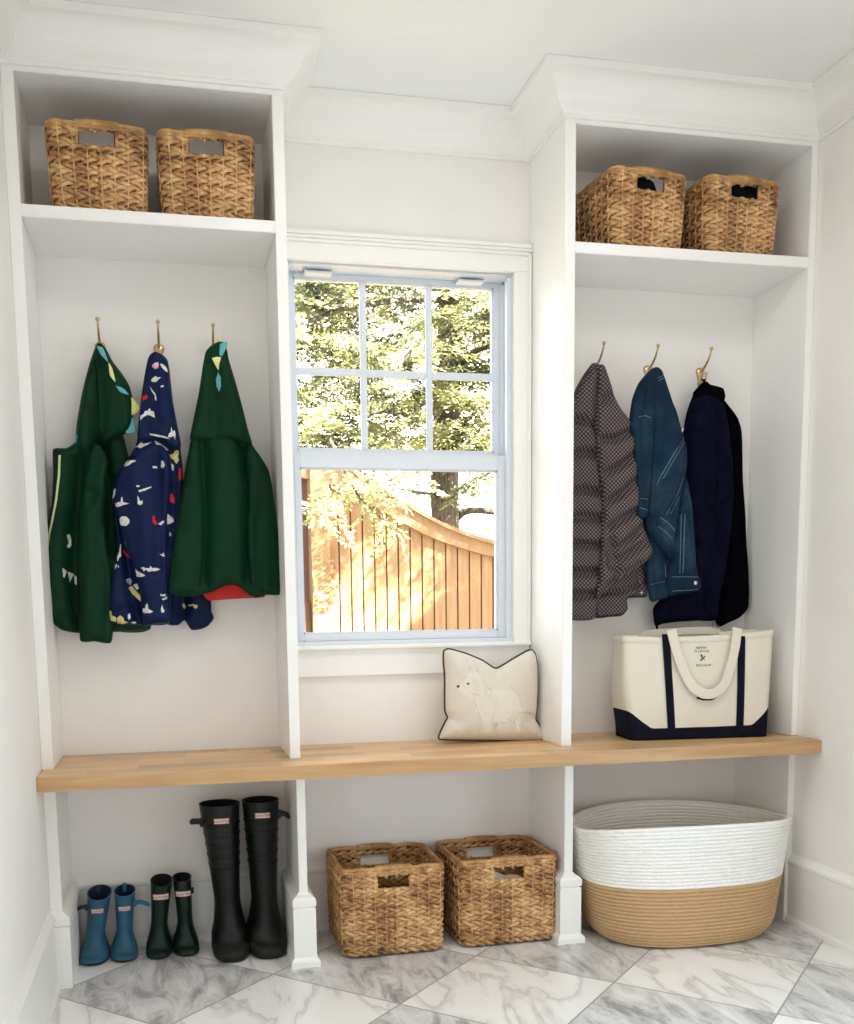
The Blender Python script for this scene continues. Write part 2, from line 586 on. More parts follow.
def cloth(name, outline, Y, T, R, parent, mats, motifs=(), folds=(), back=.012, h=.008, nz=.003, seed=0., step=.006, edge=None, lean=0.):
    """A sewn panel hanging at depth Y: closed thick mesh, front bulged by T over rim width R,
    folds = [(polyline xz, amplitude, width)] (negative amplitude = valley), motifs = [(polygon xz, material index)].
    edge=(material index, width): binding along the rim"""
    out = catmull(outline, True, step)
    mn, mx = out.min(0), out.max(0)
    xs = np.arange(mn[0], mx[0] + h, h)
    zs = np.arange(mn[1], mx[1] + h, h * .87)
    G = np.array([(x + (h / 2 if j % 2 else 0), z) for j, z in enumerate(zs) for x in xs])
    G = G[inside(G, out)]
    if len(G):
        G = G[seg_dist(G, out, True) > R * .5 + h * .4]
    tg = np.roll(out, -1, 0) - np.roll(out, 1, 0)
    tg /= np.maximum(np.linalg.norm(tg, axis=1), 1e-9)[:, None]
    area2 = np.sum(out[:, 0] * np.roll(out[:, 1], -1) - np.roll(out[:, 0], -1) * out[:, 1])
    nin = np.stack([-tg[:, 1], tg[:, 0]], 1) * (1 if area2 > 0 else -1)
    for fo_, sk in ((.08, 1), (.22, 1), (.5, 1), (.9, 2)):
        o_ = R * .5 * fo_
        Q = (out + nin * o_)[::sk]
        Q = Q[inside(Q, out)]
        Q = Q[seg_dist(Q, out, True) > o_ * .93]
        G = np.concatenate([G, Q]) if len(G) else Q
    V = [Vector(p) for p in out] + [Vector(p) for p in G]
    E = []
    nb = len(out)
    mot = []
    for poly, mi in motifs:
        pp = np.array(poly, float)
        if not inside(pp, out).all():
            continue
        o = len(V)
        V += [Vector(p) for p in pp]
        E += [(o + i, o + (i + 1) % len(pp)) for i in range(len(pp))]
        mot.append((pp, mi))
    vs, es, fs, ov, oe, of = delaunay_2d_cdt(V, E, [list(range(nb))], 1, 1e-6)
    P = np.array([v[:] for v in vs])
    d = seg_dist(P, out, True)
    R, T = R * .5, T * .74
    t = np.clip(d / R, 0, 1)
    prof = np.sqrt(np.clip(1 - (1 - t) ** 2, 0, 1))
    front = T * prof
    att = np.clip(d / .012, 0, 1)
    for line, amp, w in folds:
        front = front + amp * 1.3 * np.exp(-(seg_dist(P, line) / w) ** 2) * att
    if nz:
        nn = np.array([noise.noise(Vector((p[0] * 22 + seed, p[1] * 9, seed))) + .5 * noise.noise(Vector((p[0] * 50 + seed, p[1] * 26, 3 + seed))) for p in P])
        front = front + nz * nn * att
    front = np.maximum(front, .0015 * prof)
    bk = back * prof
    yy = Y + lean * (P[:, 1] - mx[1])
    onb = d < 1e-5
    n = len(P)
    mb = MB()
    mb.v = [(P[i, 0], yy[i] - front[i], P[i, 1]) for i in range(n)]
    idx = {}
    for i in range(n):
        if onb[i]:
            idx[i] = i
        else:
            idx[i] = len(mb.v)
            mb.v.append((P[i, 0], yy[i] + bk[i], P[i, 1]))
    C = np.array([P[list(f)].mean(0) for f in fs])
    mi = np.zeros(len(fs), int)
    if edge is not None:
        mi[seg_dist(C, out, True) < edge[1]] = edge[0]
    for pp, k in mot:
        mi[inside(C, pp)] = k
    for f, k in zip(fs, mi):
        f = list(f)
        a, b, c = P[f[0]], P[f[1]], P[f[2]]
        ccw = (b[0] - a[0]) * (c[1] - a[1]) - (b[1] - a[1]) * (c[0] - a[0]) > 0
        ff = f if ccw else f[::-1]
        mb.f.append(ff)
        mb.mi.append(int(k))
        mb.sm.append(True)
        g = [idx[i] for i in reversed(ff)]
        if len(set(g) | set(ff)) > 3 or any(not onb[i] for i in ff):
            mb.f.append(g)
            mb.mi.append(0 if k and edge is None else int(k))
            mb.sm.append(True)
    return mb.build(name, mats, parent)


def crop(ox, oy, s, Y):
    def f(pts):
        return [at(ox + x / s, oy + y / s, Y) for x, y in pts]
    return f


def band(p0, p1, w):
    a, b = np.array(p0, float), np.array(p1, float)
    d = (b - a) / np.linalg.norm(b - a)
    q = np.array((-d[1], d[0])) * w / 2
    return [a + q, a - q, b - q, b + q]


def text(name, body, size, loc, yaw, mat, parent, spacing=1.0, tilt=PI / 2, align='CENTER', ext=.0004):
    cu = bpy.data.curves.new(name, 'FONT')
    cu.body = body
    cu.size = size
    cu.extrude = ext
    cu.align_x = align
    cu.space_character = spacing
    cu.materials.append(mat)
    tmp = bpy.data.objects.new('tmp_' + name, cu)
    COL.objects.link(tmp)
    dg = bpy.context.evaluated_depsgraph_get()
    me = bpy.data.meshes.new_from_object(tmp.evaluated_get(dg))
    me.transform(Matrix.Translation(loc) @ Matrix.Rotation(yaw, 4, 'Z') @ Matrix.Rotation(tilt, 4, 'X'))
    bpy.data.objects.remove(tmp)
    bpy.data.curves.remove(cu)
    me.name = name
    if not me.materials:
        me.materials.append(mat)
    o = bpy.data.objects.new(name, me)
    COL.objects.link(o)
    if parent is not None:
        o.parent = parent
        o.matrix_parent_inverse = Matrix.Translation(-Vector(parent.location))
    return o


# ------------------------------------------------------------------ the room
D = .2688            # front of the cubby towers is y = -D
XR = 2.1636          # right wall
ZC = 2.352           # ceiling
YB = -4.3            # wall behind the camera
WY = .03             # wall face under the bench

# floor
b = MB()
b.box(-.05, XR + .05, YB - .1, .14, -.05, 0)
struct(b.build('floor', M['tile']))
b = MB()
b.box(-.12, XR + .12, YB - .1, .16, ZC, ZC + .1)
struct(b.build('ceiling', M['ceiling']))
b = MB()
b.box(-.12, 0, YB - .1, .14, 0, ZC)
struct(b.build('wall_left', M['wall']))
b = MB()
b.box(XR, XR + .12, YB - .1, .14, 0, ZC)
struct(b.build('wall_right', M['wall']))
# wall with the window: opening x .676..1.358, z .878..1.937
WX0, WX1, WZ0, WZ1 = .676, 1.358, .874, 1.937
b = MB()
b.box(0, WX0, 0, .14, .53, ZC)
b.box(WX1, XR, 0, .14, .53, ZC)
b.box(WX0, WX1, 0, .14, .53, WZ0)
b.box(WX0, WX1, 0, .14, WZ1, ZC)
b.box(0, XR, WY, .14, 0, .53)
struct(b.build('wall_back', M['wall']))
# wall behind the camera
b = MB()
b.box(0, XR, YB - .1, YB, 0, ZC)
struct(b.build('wall_front', M['wall']))


def sweep(profile, path):
    """profile [(out, z)], path [(x, y)] with room on the right-hand side when walking; mitred corners"""
    n = len(path)
    mb = MB()
    R = []
    P = [np.array(p, float) for p in path]
    nr = []
    for i in range(n - 1):
        d = P[i + 1] - P[i]
        d /= np.linalg.norm(d)
        nr.append(np.array((d[1], -d[0])))
    for i in range(n):
        ring = []
        for o, z in profile:
            if i == 0:
                q = P[0] + nr[0] * o
            elif i == n - 1:
                q = P[-1] + nr[-1] * o
            else:
                a, c = nr[i - 1], nr[i]
                q = P[i] + (a + c) * o / (1 + a @ c)
            ring.append((q[0], q[1], z))
        R.append(ring)
    mb.rings(R, 0, False, True, True, True)
    return mb


crown = [(0, 2.246), (.008, 2.246), (.0085, 2.2535)]
crown += [(.0125 + .003 * math.sin(PI * i / 5), 2.2545 + .008 * i / 5) for i in range(6)]
for o_, d_ in catmull([(.145, .90), (.23, .83), (.37, .72), (.48, .60), (.545, .47), (.62, .355), (.72, .265), (.84, .20), (.935, .175)], False, .045):
    crown.append((.088 * float(o_), 2.351 - .1045 * float(d_) * 1.0))
crown += [(.084, 2.333), (.087, 2.3345), (.088, 2.351), (0, 2.351)]
path = [(0, YB), (0, -D), (.6625, -D), (.6625, 0), (1.408, 0), (1.408, -D), (XR, -D), (XR, YB)]
struct(sweep(crown, path).build('trim_1', M['trim']))
base = [(0, 0), (.018, 0), (.018, .012), (.012, .022), (.012, .180), (.0155, .184), (.0155, .193), (.008, .203), (.003, .212), (0, .212)]
struct(sweep(base, [(0, YB), (0, -.288)]).build('baseboard_left', M['trim']))
struct(sweep(base, [(XR, -.262), (XR, YB)]).build('baseboard_right', M['trim']))
bb = sweep(base, [(.041, WY), (.6305, WY)])
b2 = sweep(base, [(.6885, WY), (1.411, WY)])
b3 = sweep(base, [(1.4685, WY), (2.142, WY)])
for q in (b2, b3):
    bb.add(q.v, q.f)
struct(bb.build('baseboard_back', M['trim']))

# window
win = struct(empty('window_1', (1.02, 0, .874)))
b = MB()
b.box(.6635, 1.406, -.020, 0, 1.937, 1.992, bev=.002)
b.box(1.355, 1.406, -.020, 0, .8655, 1.937, bev=.002)
b.box(.6635, .690, -.020, 0, .8655, 1.937, bev=.002)
b.box(.6635, 1.4075, -.030, 0, 1.992, 2.000, bev=.002)
b.box(.6635, 1.4075, -.026, 0, 2.000, 2.015, bev=.003)
b.box(1.396, 1.406, -.026, -.019, .8655, 1.99, bev=.002)
b.box(.6635, 1.396, -.026, -.019, 1.982, 1.992, bev=.002)
b.build('casing', M['trim'], win)
bx('sill', M['trim'], win, .6635, 1.4065, -.036, .03, .856, .868, bev=.003)
bx('apron', M['trim'], win, .6635, 1.404, -.017, 0, .778, .856)
b = MB()
b.box(WX0, .700, .0, .135, .868, WZ1, bev=.002)
b.box(1.350, WX1 + .002, .0, .135, .868, WZ1, bev=.002)
b.box(.700, 1.350, .0, .135, 1.931, WZ1, bev=.002)
b.box(.690, 1.356, -.0015, .135, .868, .880, bev=.0)
b.box(1.338, 1.350, .058, .066, .88, 1.925)
b.build('jamb', M['vinyl'], win)


def sash(name, x0, x1, z0, z1, gx0, gx1, gz0, gz1, y0, y1):
    b = MB()
    b.box(x0, gx0, y0, y1, z0, z1, bev=.002)
    b.box(gx1, x1, y0, y1, z0, z1, bev=.002)
    b.box(gx0, gx1, y0, y1, gz1, z1, bev=.002)
    b.box(gx0, gx1, y0, y1, z0, gz0, bev=.002)
    # sloped glazing bead and dark gasket line
    for g, (ya, yb) in ((.004, (y0 + .006, y0 + .012)),):
        b.box(gx0, gx0 + g, ya, yb, gz0, gz1)
        b.box(gx1 - g, gx1, ya, yb, gz0, gz1)
        b.box(gx0, gx1, ya, yb, gz1 - g, gz1)
        b.box(gx0, gx1, ya, yb, gz0, gz0 + g)
    return b.build(name, M['vinyl'], win)


lo = sash('lower_sash', .701, 1.349, .880, 1.423, .719, 1.316, .903, 1.378, .018, .055)
up = sash('upper_sash', .701, 1.349, 1.395, 1.931, .7205, 1.320, 1.440, 1.917, .068, .105)
bx('glass_pane', M['glass'], lo, .717, 1.318, .034, .038, .901, 1.380, bev=0)
bx('glass_pane', M['glass'], up, .718, 1.322, .086, .090, 1.438, 1.919, bev=0)
b = MB()
for x in (.922, 1.121):
    b.box(x - .0095, x + .0095, .072, .086, 1.440, 1.917, bev=.003)
for xa_, xb_ in ((.7205, .9125), (.9315, 1.1115), (1.1305, 1.320)):
    b.box(xa_, xb_, .073, .0855, 1.650, 1.671, bev=.002)
b.build('muntin_grille', M['vinyl'], up)
b = MB()
b.box(.7205, 1.320, .080, .0845, 1.9135, 1.917)
b.box(1.3165, 1.320, .080, .0845, 1.440, 1.917)
b.build('gasket', M['dark_gap'], up)
b = MB()
b.box(1.3135, 1.316, .028, .033, .907, 1.378)
b.box(.719, 1.316, .028, .033, 1.3755, 1.378)
b.build('gasket', M['dark_gap'], lo)
for xc in (.788, 1.240):
    bx('tilt_latch', M['vinyl'], win, xc - .040, xc + .040, .030, .068, 1.919, 1.9255, bev=.002)
bx('stop_bead', M['vinyl'], win, 1.338, 1.350, .000, .017, .88, 1.925)

# ------------------------------------------------------------------ built-in cubbies
SH0, SH1, ZT = 1.912, 1.941, 2.235
BT0, BT1 = .538, .576


def tower(x0, x1, x2, x3, label):
    t = empty('cubby_cabinet', ((x0 + x3) / 2, -D / 2, BT1), label, 'cabinet', 'built-in cubby cabinets')
    bx('side_panel', M['trim'], t, x0, x1, -D, 0, BT1 + .0005, ZC)
    bx('side_panel', M['trim'], t, x2, x3, -D, 0, BT1 + .0005, ZC)
    bx('shelf', M['trim'], t, x1, x2, -D + .0005, 0, SH0, SH1)
    bx('header', M['trim'], t, x1, x2, -D, -D + .022, ZT, ZC)
    bx('top_panel', M['trim'], t, x1, x2, -D + .022, 0, ZT, ZT + .02, bev=0)
    return t


tower(0.0005, .029, .6347, .6625, 'white built-in cubby left of the window, three children\'s raincoats hanging inside')
tower(1.408, 1.438, 2.142, XR - .0005, 'white built-in cubby right of the window, adult jackets and tote inside')

b = MB()
b.box(.0008, XR - .0008, -.3844, -.0005, BT0, BT1, bev=.0025)
tag(b.build('bench', M['wood']), 'long light maple bench top running wall to wall below the window', 'bench')


def support(x0, x1, label, plinth=True, left=True, right=True):
    t = empty('bench_support', ((x0 + x1) / 2, -.13, 0), label, 'support', 'white bench supports')
    bx('panel', M['trim'], t, x0, x1, -.262, WY, 0, BT0 - .0005)
    if plinth:
        l, r = (.020 if left else 0), (.0185 if right else 0)
        xa, xb = x0 - l, x1 + r

        def prism(name, prof):
            mb = MB()
            R = []
            for o, z in prof:
                a = xa - (o if left else 0)
                c = xb + (o if right else 0)
                R.append([(a, WY - .001, z), (a, -.282 - o, z), (c, -.282 - o, z), (c, WY - .001, z)])
            mb.rings(R, 0, False, True, True, True)
            return mb.build(name, M['trim'], t)
        prism('plinth', [(0, .0), (0, .163), (-.004, .166)])
        prism('plinth_cap', [(-.004, .166), (.001, .169), (.0015, .186), (-.004, .194), (-.013, .200), (-.0185, .206)])
        if left:
            prism('shoe_moulding', [(.009, 0), (.009, .014), (.006, .020), (.001, .026)])
    return t


support(.0005, .030, 'white bench support against the left wall, behind the blue boots\' corner', True, False, True)
support(.650, .6735, 'white bench support with stepped plinth beside the tall black boots')
support(1.4225, 1.4485, 'white bench support with stepped plinth between wicker baskets and rope basket')
support(2.142, XR - .0005, 'plain narrow white bench support against the right wall behind rope basket', False)

# ------------------------------------------------------------------ coat hooks
b = MB()
hook = empty('coat_hook', (0, 0, 0))
b = MB()
R = []
for z, w, d in ((-.046, .003, .003), (-.043, .007, .005), (-.034, .0075, .006), (-.018, .009, .0075), (-.004, .0145, .009), (.004, .0145, .009), (.010, .009, .006), (.012, .003, .003)):
    R.append([(w * math.cos(a), -.0005 - d * max(0, math.sin(a)), z) for a in [PI * k / 10 for k in range(11)]])
b.rings(R, 0, True, True, True, True)
b.build('back_plate', M['brass'], hook)
b = MB()
pts = catmull([(0, -.006, -.002), (0, -.018, .003), (0, -.034, .013), (0, -.050, .026), (0, -.060, .040), (0, -.064, .050)], False, .004)
b.tube(pts, [.0042 - .0014 * i / len(pts) for i in range(len(pts))], 10)
b.ball((0, -.0645, .053), .0058, seg=14)
b.build('long_arm', M['brass'], hook)
b = MB()
pts = catmull([(0, -.005, -.028), (0, -.016, -.034), (0, -.029, -.034), (0, -.036, -.026), (0, -.038, -.016)], False, .004)
b.tube(pts, .0032, 10)
b.ball((0, -.038, -.0135), .0048, seg=14)
b.build('short_arm', M['brass'], hook)
HK = [(.182, 1.687, 'brass double coat hook holding the zip-front green dinosaur raincoat'),
      (.337, 1.688, 'brass double coat hook holding the navy sea-creature print raincoat'),
      (.482, 1.686, 'brass double coat hook holding the green raincoat nearest the window'),
      (1.616, 1.685, 'brass double coat hook holding the quilted brown puffer'),
      (1.789, 1.684, 'brass double coat hook holding the denim jacket'),
      (1.964, 1.683, 'brass double coat hook holding the dark navy jacket')]
for i, (x, z, lab) in enumerate(HK):
    o = hook if i == 0 else copy_tree(hook)
    o.location = (x, 0, z)
    tag(o, lab, 'hook', 'brass coat hooks')

# ------------------------------------------------------------------ wicker baskets
def rrect(a, bq, r, s):
    """point and outward normal at fraction s (0..1) of a rounded rectangle, starting mid-front going +x"""
    sx, sy = 2 * (a - r), 2 * (bq - r)
    arc = PI * r / 2
    L = 2 * sx + 2 * sy + 4 * arc
    d = (s % 1.0) * L
    segs = [('l', sx / 2, (0, -bq), (1, 0), (0, -1)), ('a', arc, (a - r, -bq + r), -PI / 2, None), ('l', sy, (a, -bq + r), (0, 1), (1, 0)), ('a', arc, (a - r, bq - r), 0, None),
            ('l', sx, (a - r, bq), (-1, 0), (0, 1)), ('a', arc, (-a + r, bq - r), PI / 2, None), ('l', sy, (-a, bq - r), (0, -1), (-1, 0)), ('a', arc, (-a + r, -bq + r), PI, None), ('l', sx / 2, (-a + r, -bq), (1, 0), (0, -1))]
    for k, ln, p, q, nn in segs:
        if d <= ln + 1e-12:
            if k == 'l':
                return (p[0] + q[0] * d, p[1] + q[1] * d), nn
            an = q + d / r
            return (p[0] + r * math.cos(an), p[1] + r * math.sin(an)), (math.cos(an), math.sin(an))
        d -= ln
    return (0, -bq), (0, -1)


def make_basket(wt, dt, wb, db, h, hole_w, hz0, hz1, nst, nrow, seed):
    rng = random.Random(seed)
    t = empty('wicker_basket', (0, 0, 0))

    def P(s, z, off):
        k = z / h
        a, q = (wb + (wt - wb) * k) / 2, (db + (dt - db) * k) / 2
        e = max(0, 1 - z / .022)
        sh = .016 * e * e
        (x, y), (nx, ny) = rrect(a - sh, q - sh, .024, s)
        return Vector((x + nx * off, y + ny * off, z))

    def in_hole(p):
        return abs(p.x) < hole_w / 2 and hz0 < p.z < hz1 and abs(p.y) > dt * .3
    # woven body: pairs of twined strands
    mb = MB()
    per = 4
    n = nst * per
    for r in range(nrow):
        z = .006 + (h - .016) * (r + .5) / nrow
        pitch = (h - .016) / nrow
        for ph in (0, PI):
            tw = 1 if r % 2 else -1
            run = []
            jit = [rng.uniform(-.0009, .0009) for _ in range(n)]
            for i in range(n + 1):
                a = PI * i / per / 1.0 + ph + (PI / 2 if r % 2 else 0)
                p = P(i / n, max(.004, z + tw * .34 * pitch * math.sin(a + .5) + jit[i % n]), .0055 * math.cos(a) + .0005)
                if in_hole(p):
                    if len(run) > 1:
                        mb.tube(run, .40 * pitch, 5, 0)
                    run = []
                else:
                    run.append(p)
            if len(run) > 1:
                mb.tube(run, .40 * pitch, 5, 0)
    for k in range(nst):
        run = []
        for i in range(15):
            p = P((k + .25) / nst, .003 + (h - .012) * i / 14, .0075 + (.0012 if i % 2 else -.0012))
            if in_hole(p):
                if len(run) > 1:
                    mb.tube(run, .0019, 5, 1)
                run = []
            else:
                run.append(p)
        if len(run) > 1:
            mb.tube(run, .0019, 5, 1)
    # inner sheet that closes the weave, open at the hand holes
    zl = [0.003, .012, .022] + list(np.linspace(.03, hz0, 5)) + [hz1] + [h - .004]
    S = sorted(set([i / n for i in range(n)]))
    for i in range(len(zl) - 1):
        for k in range(n):
            q = [P(k / n, zl[i], -.001), P((k + 1) / n, zl[i], -.001), P((k + 1) / n, zl[i + 1], -.001), P(k / n, zl[i + 1], -.001)]
            c = sum(q, Vector()) / 4
            if in_hole(c):
                continue
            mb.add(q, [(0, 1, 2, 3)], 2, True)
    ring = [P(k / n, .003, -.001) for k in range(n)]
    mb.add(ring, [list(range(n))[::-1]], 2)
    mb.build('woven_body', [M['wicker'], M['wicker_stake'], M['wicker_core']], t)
    # rim: wrapped cord
    mb = MB()
    nn = nst * 8
    pts, rad = [], []
    for i in range(nn):
        p = P(i / nn, h - .005, .0)
        p.z += .0012 * math.sin(i * .37 + seed)
        pts.append(p)
        rad.append(.0068 + .0011 * math.sin(i * PI / 1.5))
    mb.tube(pts, rad, 7, 0, True)
    pts2 = [P(i / nn, h - .013, .0055) for i in range(nn)]
    pts2 = [p for p in pts2]
    run = []
    for p in pts2 + [pts2[0]]:
        if in_hole(p):
            if len(run) > 1:
                mb.tube(run, .0034, 5, 0)
            run = []
        else:
            run.append(p)
    if len(run) > 1:
        mb.tube(run, .0034, 5, 0)
    mb.build('rim', M['wicker_wrap'], t)
    for sgn in (-1, 1):
        mb = MB()
        pts, rad = [], []
        k = 36
        y = sgn * (dt / 2 - .001)
        for i in range(k + 1):
            x = -hole_w / 2 - .006 + (hole_w + .012) * i / k
            pts.append((x, y, h - .0055 + .0025 * math.sin(PI * i / k)))
            rad.append(.0088 + .0022 * (i % 2))
        mb.tube(pts, rad, 10, 0)
        mb.build('handle', M['wicker_wrap'], t)
        mb = MB()
        k = (hz0 + hz1) / 2 / h
        y = sgn * (((db + (dt - db) * k)) / 2 + .001)
        e = .003
        pts = [(-hole_w / 2 - e, y, hz1), (-hole_w / 2 - e, y, hz0 - e), (hole_w / 2 + e, y, hz0 - e), (hole_w / 2 + e, y, hz1)]
        pts = [p for i in range(3) for p in [tuple(np.array(pts[i]) * (1 - q / 12) + np.array(pts[i + 1]) * q / 12) for q in range(12)]] + [pts[3]]
        mb.tube(pts, [.0045 + .0008 * (i % 2) for i in range(len(pts))], 6)
        mb.build('hole_binding', M['wicker_wrap'], t)
    return t


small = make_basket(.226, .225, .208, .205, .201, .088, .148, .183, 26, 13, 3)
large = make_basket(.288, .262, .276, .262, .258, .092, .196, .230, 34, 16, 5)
BK = [(small, (.208, -.140, SH1), .02, 'wicker basket on the high left shelf, nearest the left wall', 'wicker baskets on the high shelves'),
      (small, (.473, -.140, SH1), -.02, 'wicker basket on the high left shelf, nearest the window', 'wicker baskets on the high shelves'),
      (small, (1.650, -.142, SH1), .10, 'wicker basket on the right shelf, nearest window, black garment behind its hand hole', 'wicker baskets on the high shelves'),
      (small, (1.938, -.142, SH1), .06, 'wicker basket on the right shelf, nearest right wall, black garment bulging above its rim', 'wicker baskets on the high shelves'),
      (large, (.916, -.123, .0), .0, 'empty wicker basket on the floor under the window, nearer the tall boots', 'wicker baskets on the floor'),
      (large, (1.256, -.119, .0), .015, 'wicker floor basket with white cloth showing through its hand hole', 'wicker baskets on the floor')]
used = set()
for src, loc, rz, lab, grp in BK:
    o = src if src.name not in used else copy_tree(src)
    used.add(src.name)
    o.location = loc
    o.rotation_euler = (0, 0, rz)
    tag(o, lab, 'basket', grp)


def lump(name, mat, c, r, label, cat, seed, amp=.25, grp=None):
    bm = bmesh.new()
    bmesh.ops.create_icosphere(bm, subdivisions=4, radius=1)
    mb = MB()
    for v in bm.verts:
        n0 = noise.noise(v.co * 1.6 + Vector((seed, 0, 0))) + .5 * noise.noise(v.co * 4 + Vector((0, seed, 0)))
        ed = (abs(v.co.x) ** 4 + abs(v.co.y) ** 4 + abs(v.co.z) ** 4) ** -.25
        k = ed * (1 + amp * n0 * .6) * .92
        v.co = Vector((c[0] + v.co.x * r[0] * k, c[1] + v.co.y * r[1] * k, c[2] + v.co.z * r[2] * k))
    mb.frombm(bm, 0, True)
    return tag(mb.build(name, mat), label, cat, grp)


lump('folded_garment', M['cloth_black'], (1.632, -.150, SH1 + .110), (.082, .108, .098), 'black garment folded inside the shelf basket nearest the window', 'clothing', 2.3, .08)
lump('folded_garment', M['cloth_black'], (1.940, -.146, SH1 + .118), (.098, .108, .112), 'black garment heaped above the rim of the rightmost shelf basket', 'clothing', 5.1, .08)
b = MB()
R = []
for i in range(17):
    u = -1 + 2 * i / 16
    x = 1.262 + u * .085
    zc = .150 + .034 * (1 - u) * .5 + .004 * math.sin(i * 1.1)
    R.append([(x, -.170 - .060 * math.cos(a) + .004 * math.sin(i + 2 * a), zc + .020 * math.sin(a)) for a in [2 * PI * k / 16 for k in range(16)]])
b.rings(R, 0, True, True, True, True)
tag(b.build('folded_cloth', M['cloth_white']), 'white cloth lying inside the floor basket beside the rope basket\'s support', 'cloth')

# ------------------------------------------------------------------ rope basket
rb = empty('rope_basket', (1.795, -.232, 0), 'large oval rope basket, white above and tan below, under the right bench', 'basket')


def rope_ring(k, off=0.0, n=96):
    """k 0..1 height fraction; superellipse ring with a slightly wavy rim"""
    R = []
    e = max(0, 1 - k / .16)
    rx = .268 + .060 * k ** .8 - .022 * e * e + off
    ry = .198 + .006 * k - .022 * e * e + off
    for q in range(n):
        a = 2 * PI * q / n
        c, s_ = math.cos(a), math.sin(a)
        pw = 2 / 2.5
        x = rx * math.copysign(abs(c) ** pw, c)
        y = ry * math.copysign(abs(s_) ** pw, s_)
        wob = k ** 2 * (.016 * math.sin(2 * a + 2.0) + .008 * math.sin(3 * a + .6)) * 1.0
        z = .343 * k * (1 - .012 * k * math.sin(a) - .035 * k * k * math.cos(2 * a) + .010 * k * math.sin(3 * a + 2.6))
        R.append((1.795 + x * (1 + wob * .3) + .02 * k * c * 0, -.238 + y + wob * .25, z + .004))
    return R


def rope_part(name, k0, k1, nco, mat):
    mb = MB()
    R = []
    for i in range(nco):
        for t_ in range(5):
            f = (i + t_ / 4) / nco
            R.append(rope_ring(k0 + (k1 - k0) * f, .0048 * math.sqrt(max(0, 1 - (2 * t_ / 4 - 1) ** 2)) ** .8))
    inner = []
    for i in range(nco):
        for t_ in range(5):
            f = (i + t_ / 4) / nco
            inner.append(rope_ring(k0 + (k1 - k0) * f, -.007 - .0048 * math.sqrt(max(0, 1 - (2 * t_ / 4 - 1) ** 2)) ** .8))
    mb.rings(R + inner[::-1] + [R[0]], 0, True)
    return mb.build(name, mat, rb)


rope_part('lower_band', 0.0, .51, 16, M['rope_tan'])
rope_part('upper_band', .51, 1.0, 17, M['rope_white'])
mb = MB()
mb.add([p for p in rope_ring(.0, -.002)], [list(range(96))[::-1]])
mb.add([(p[0], p[1], p[2] + .008) for p in rope_ring(.0, -.002)], [list(range(96))])
mb.build('bottom', M['rope_tan'], rb)
for sx, zt in ((-1, .0), (1, .0)):
    mb = MB()
    x0 = 1.795 + sx * .329
    pts = catmull([(x0, -.232 - .055, .258), (x0 + sx * .010, -.232 - .05, .285), (x0 + sx * .012, -.232, .305), (x0 + sx * .010, -.232 + .05, .285), (x0, -.232 + .055, .258)], False, .008)
    if sx > 0:
        pts = pts + np.array((.0, -.0, .018))
    else:
        pts = pts + np.array((.014, .02, .030))
    mb.tube(pts, .006, 8)
    mb.build('handle', M['rope_white'], rb)

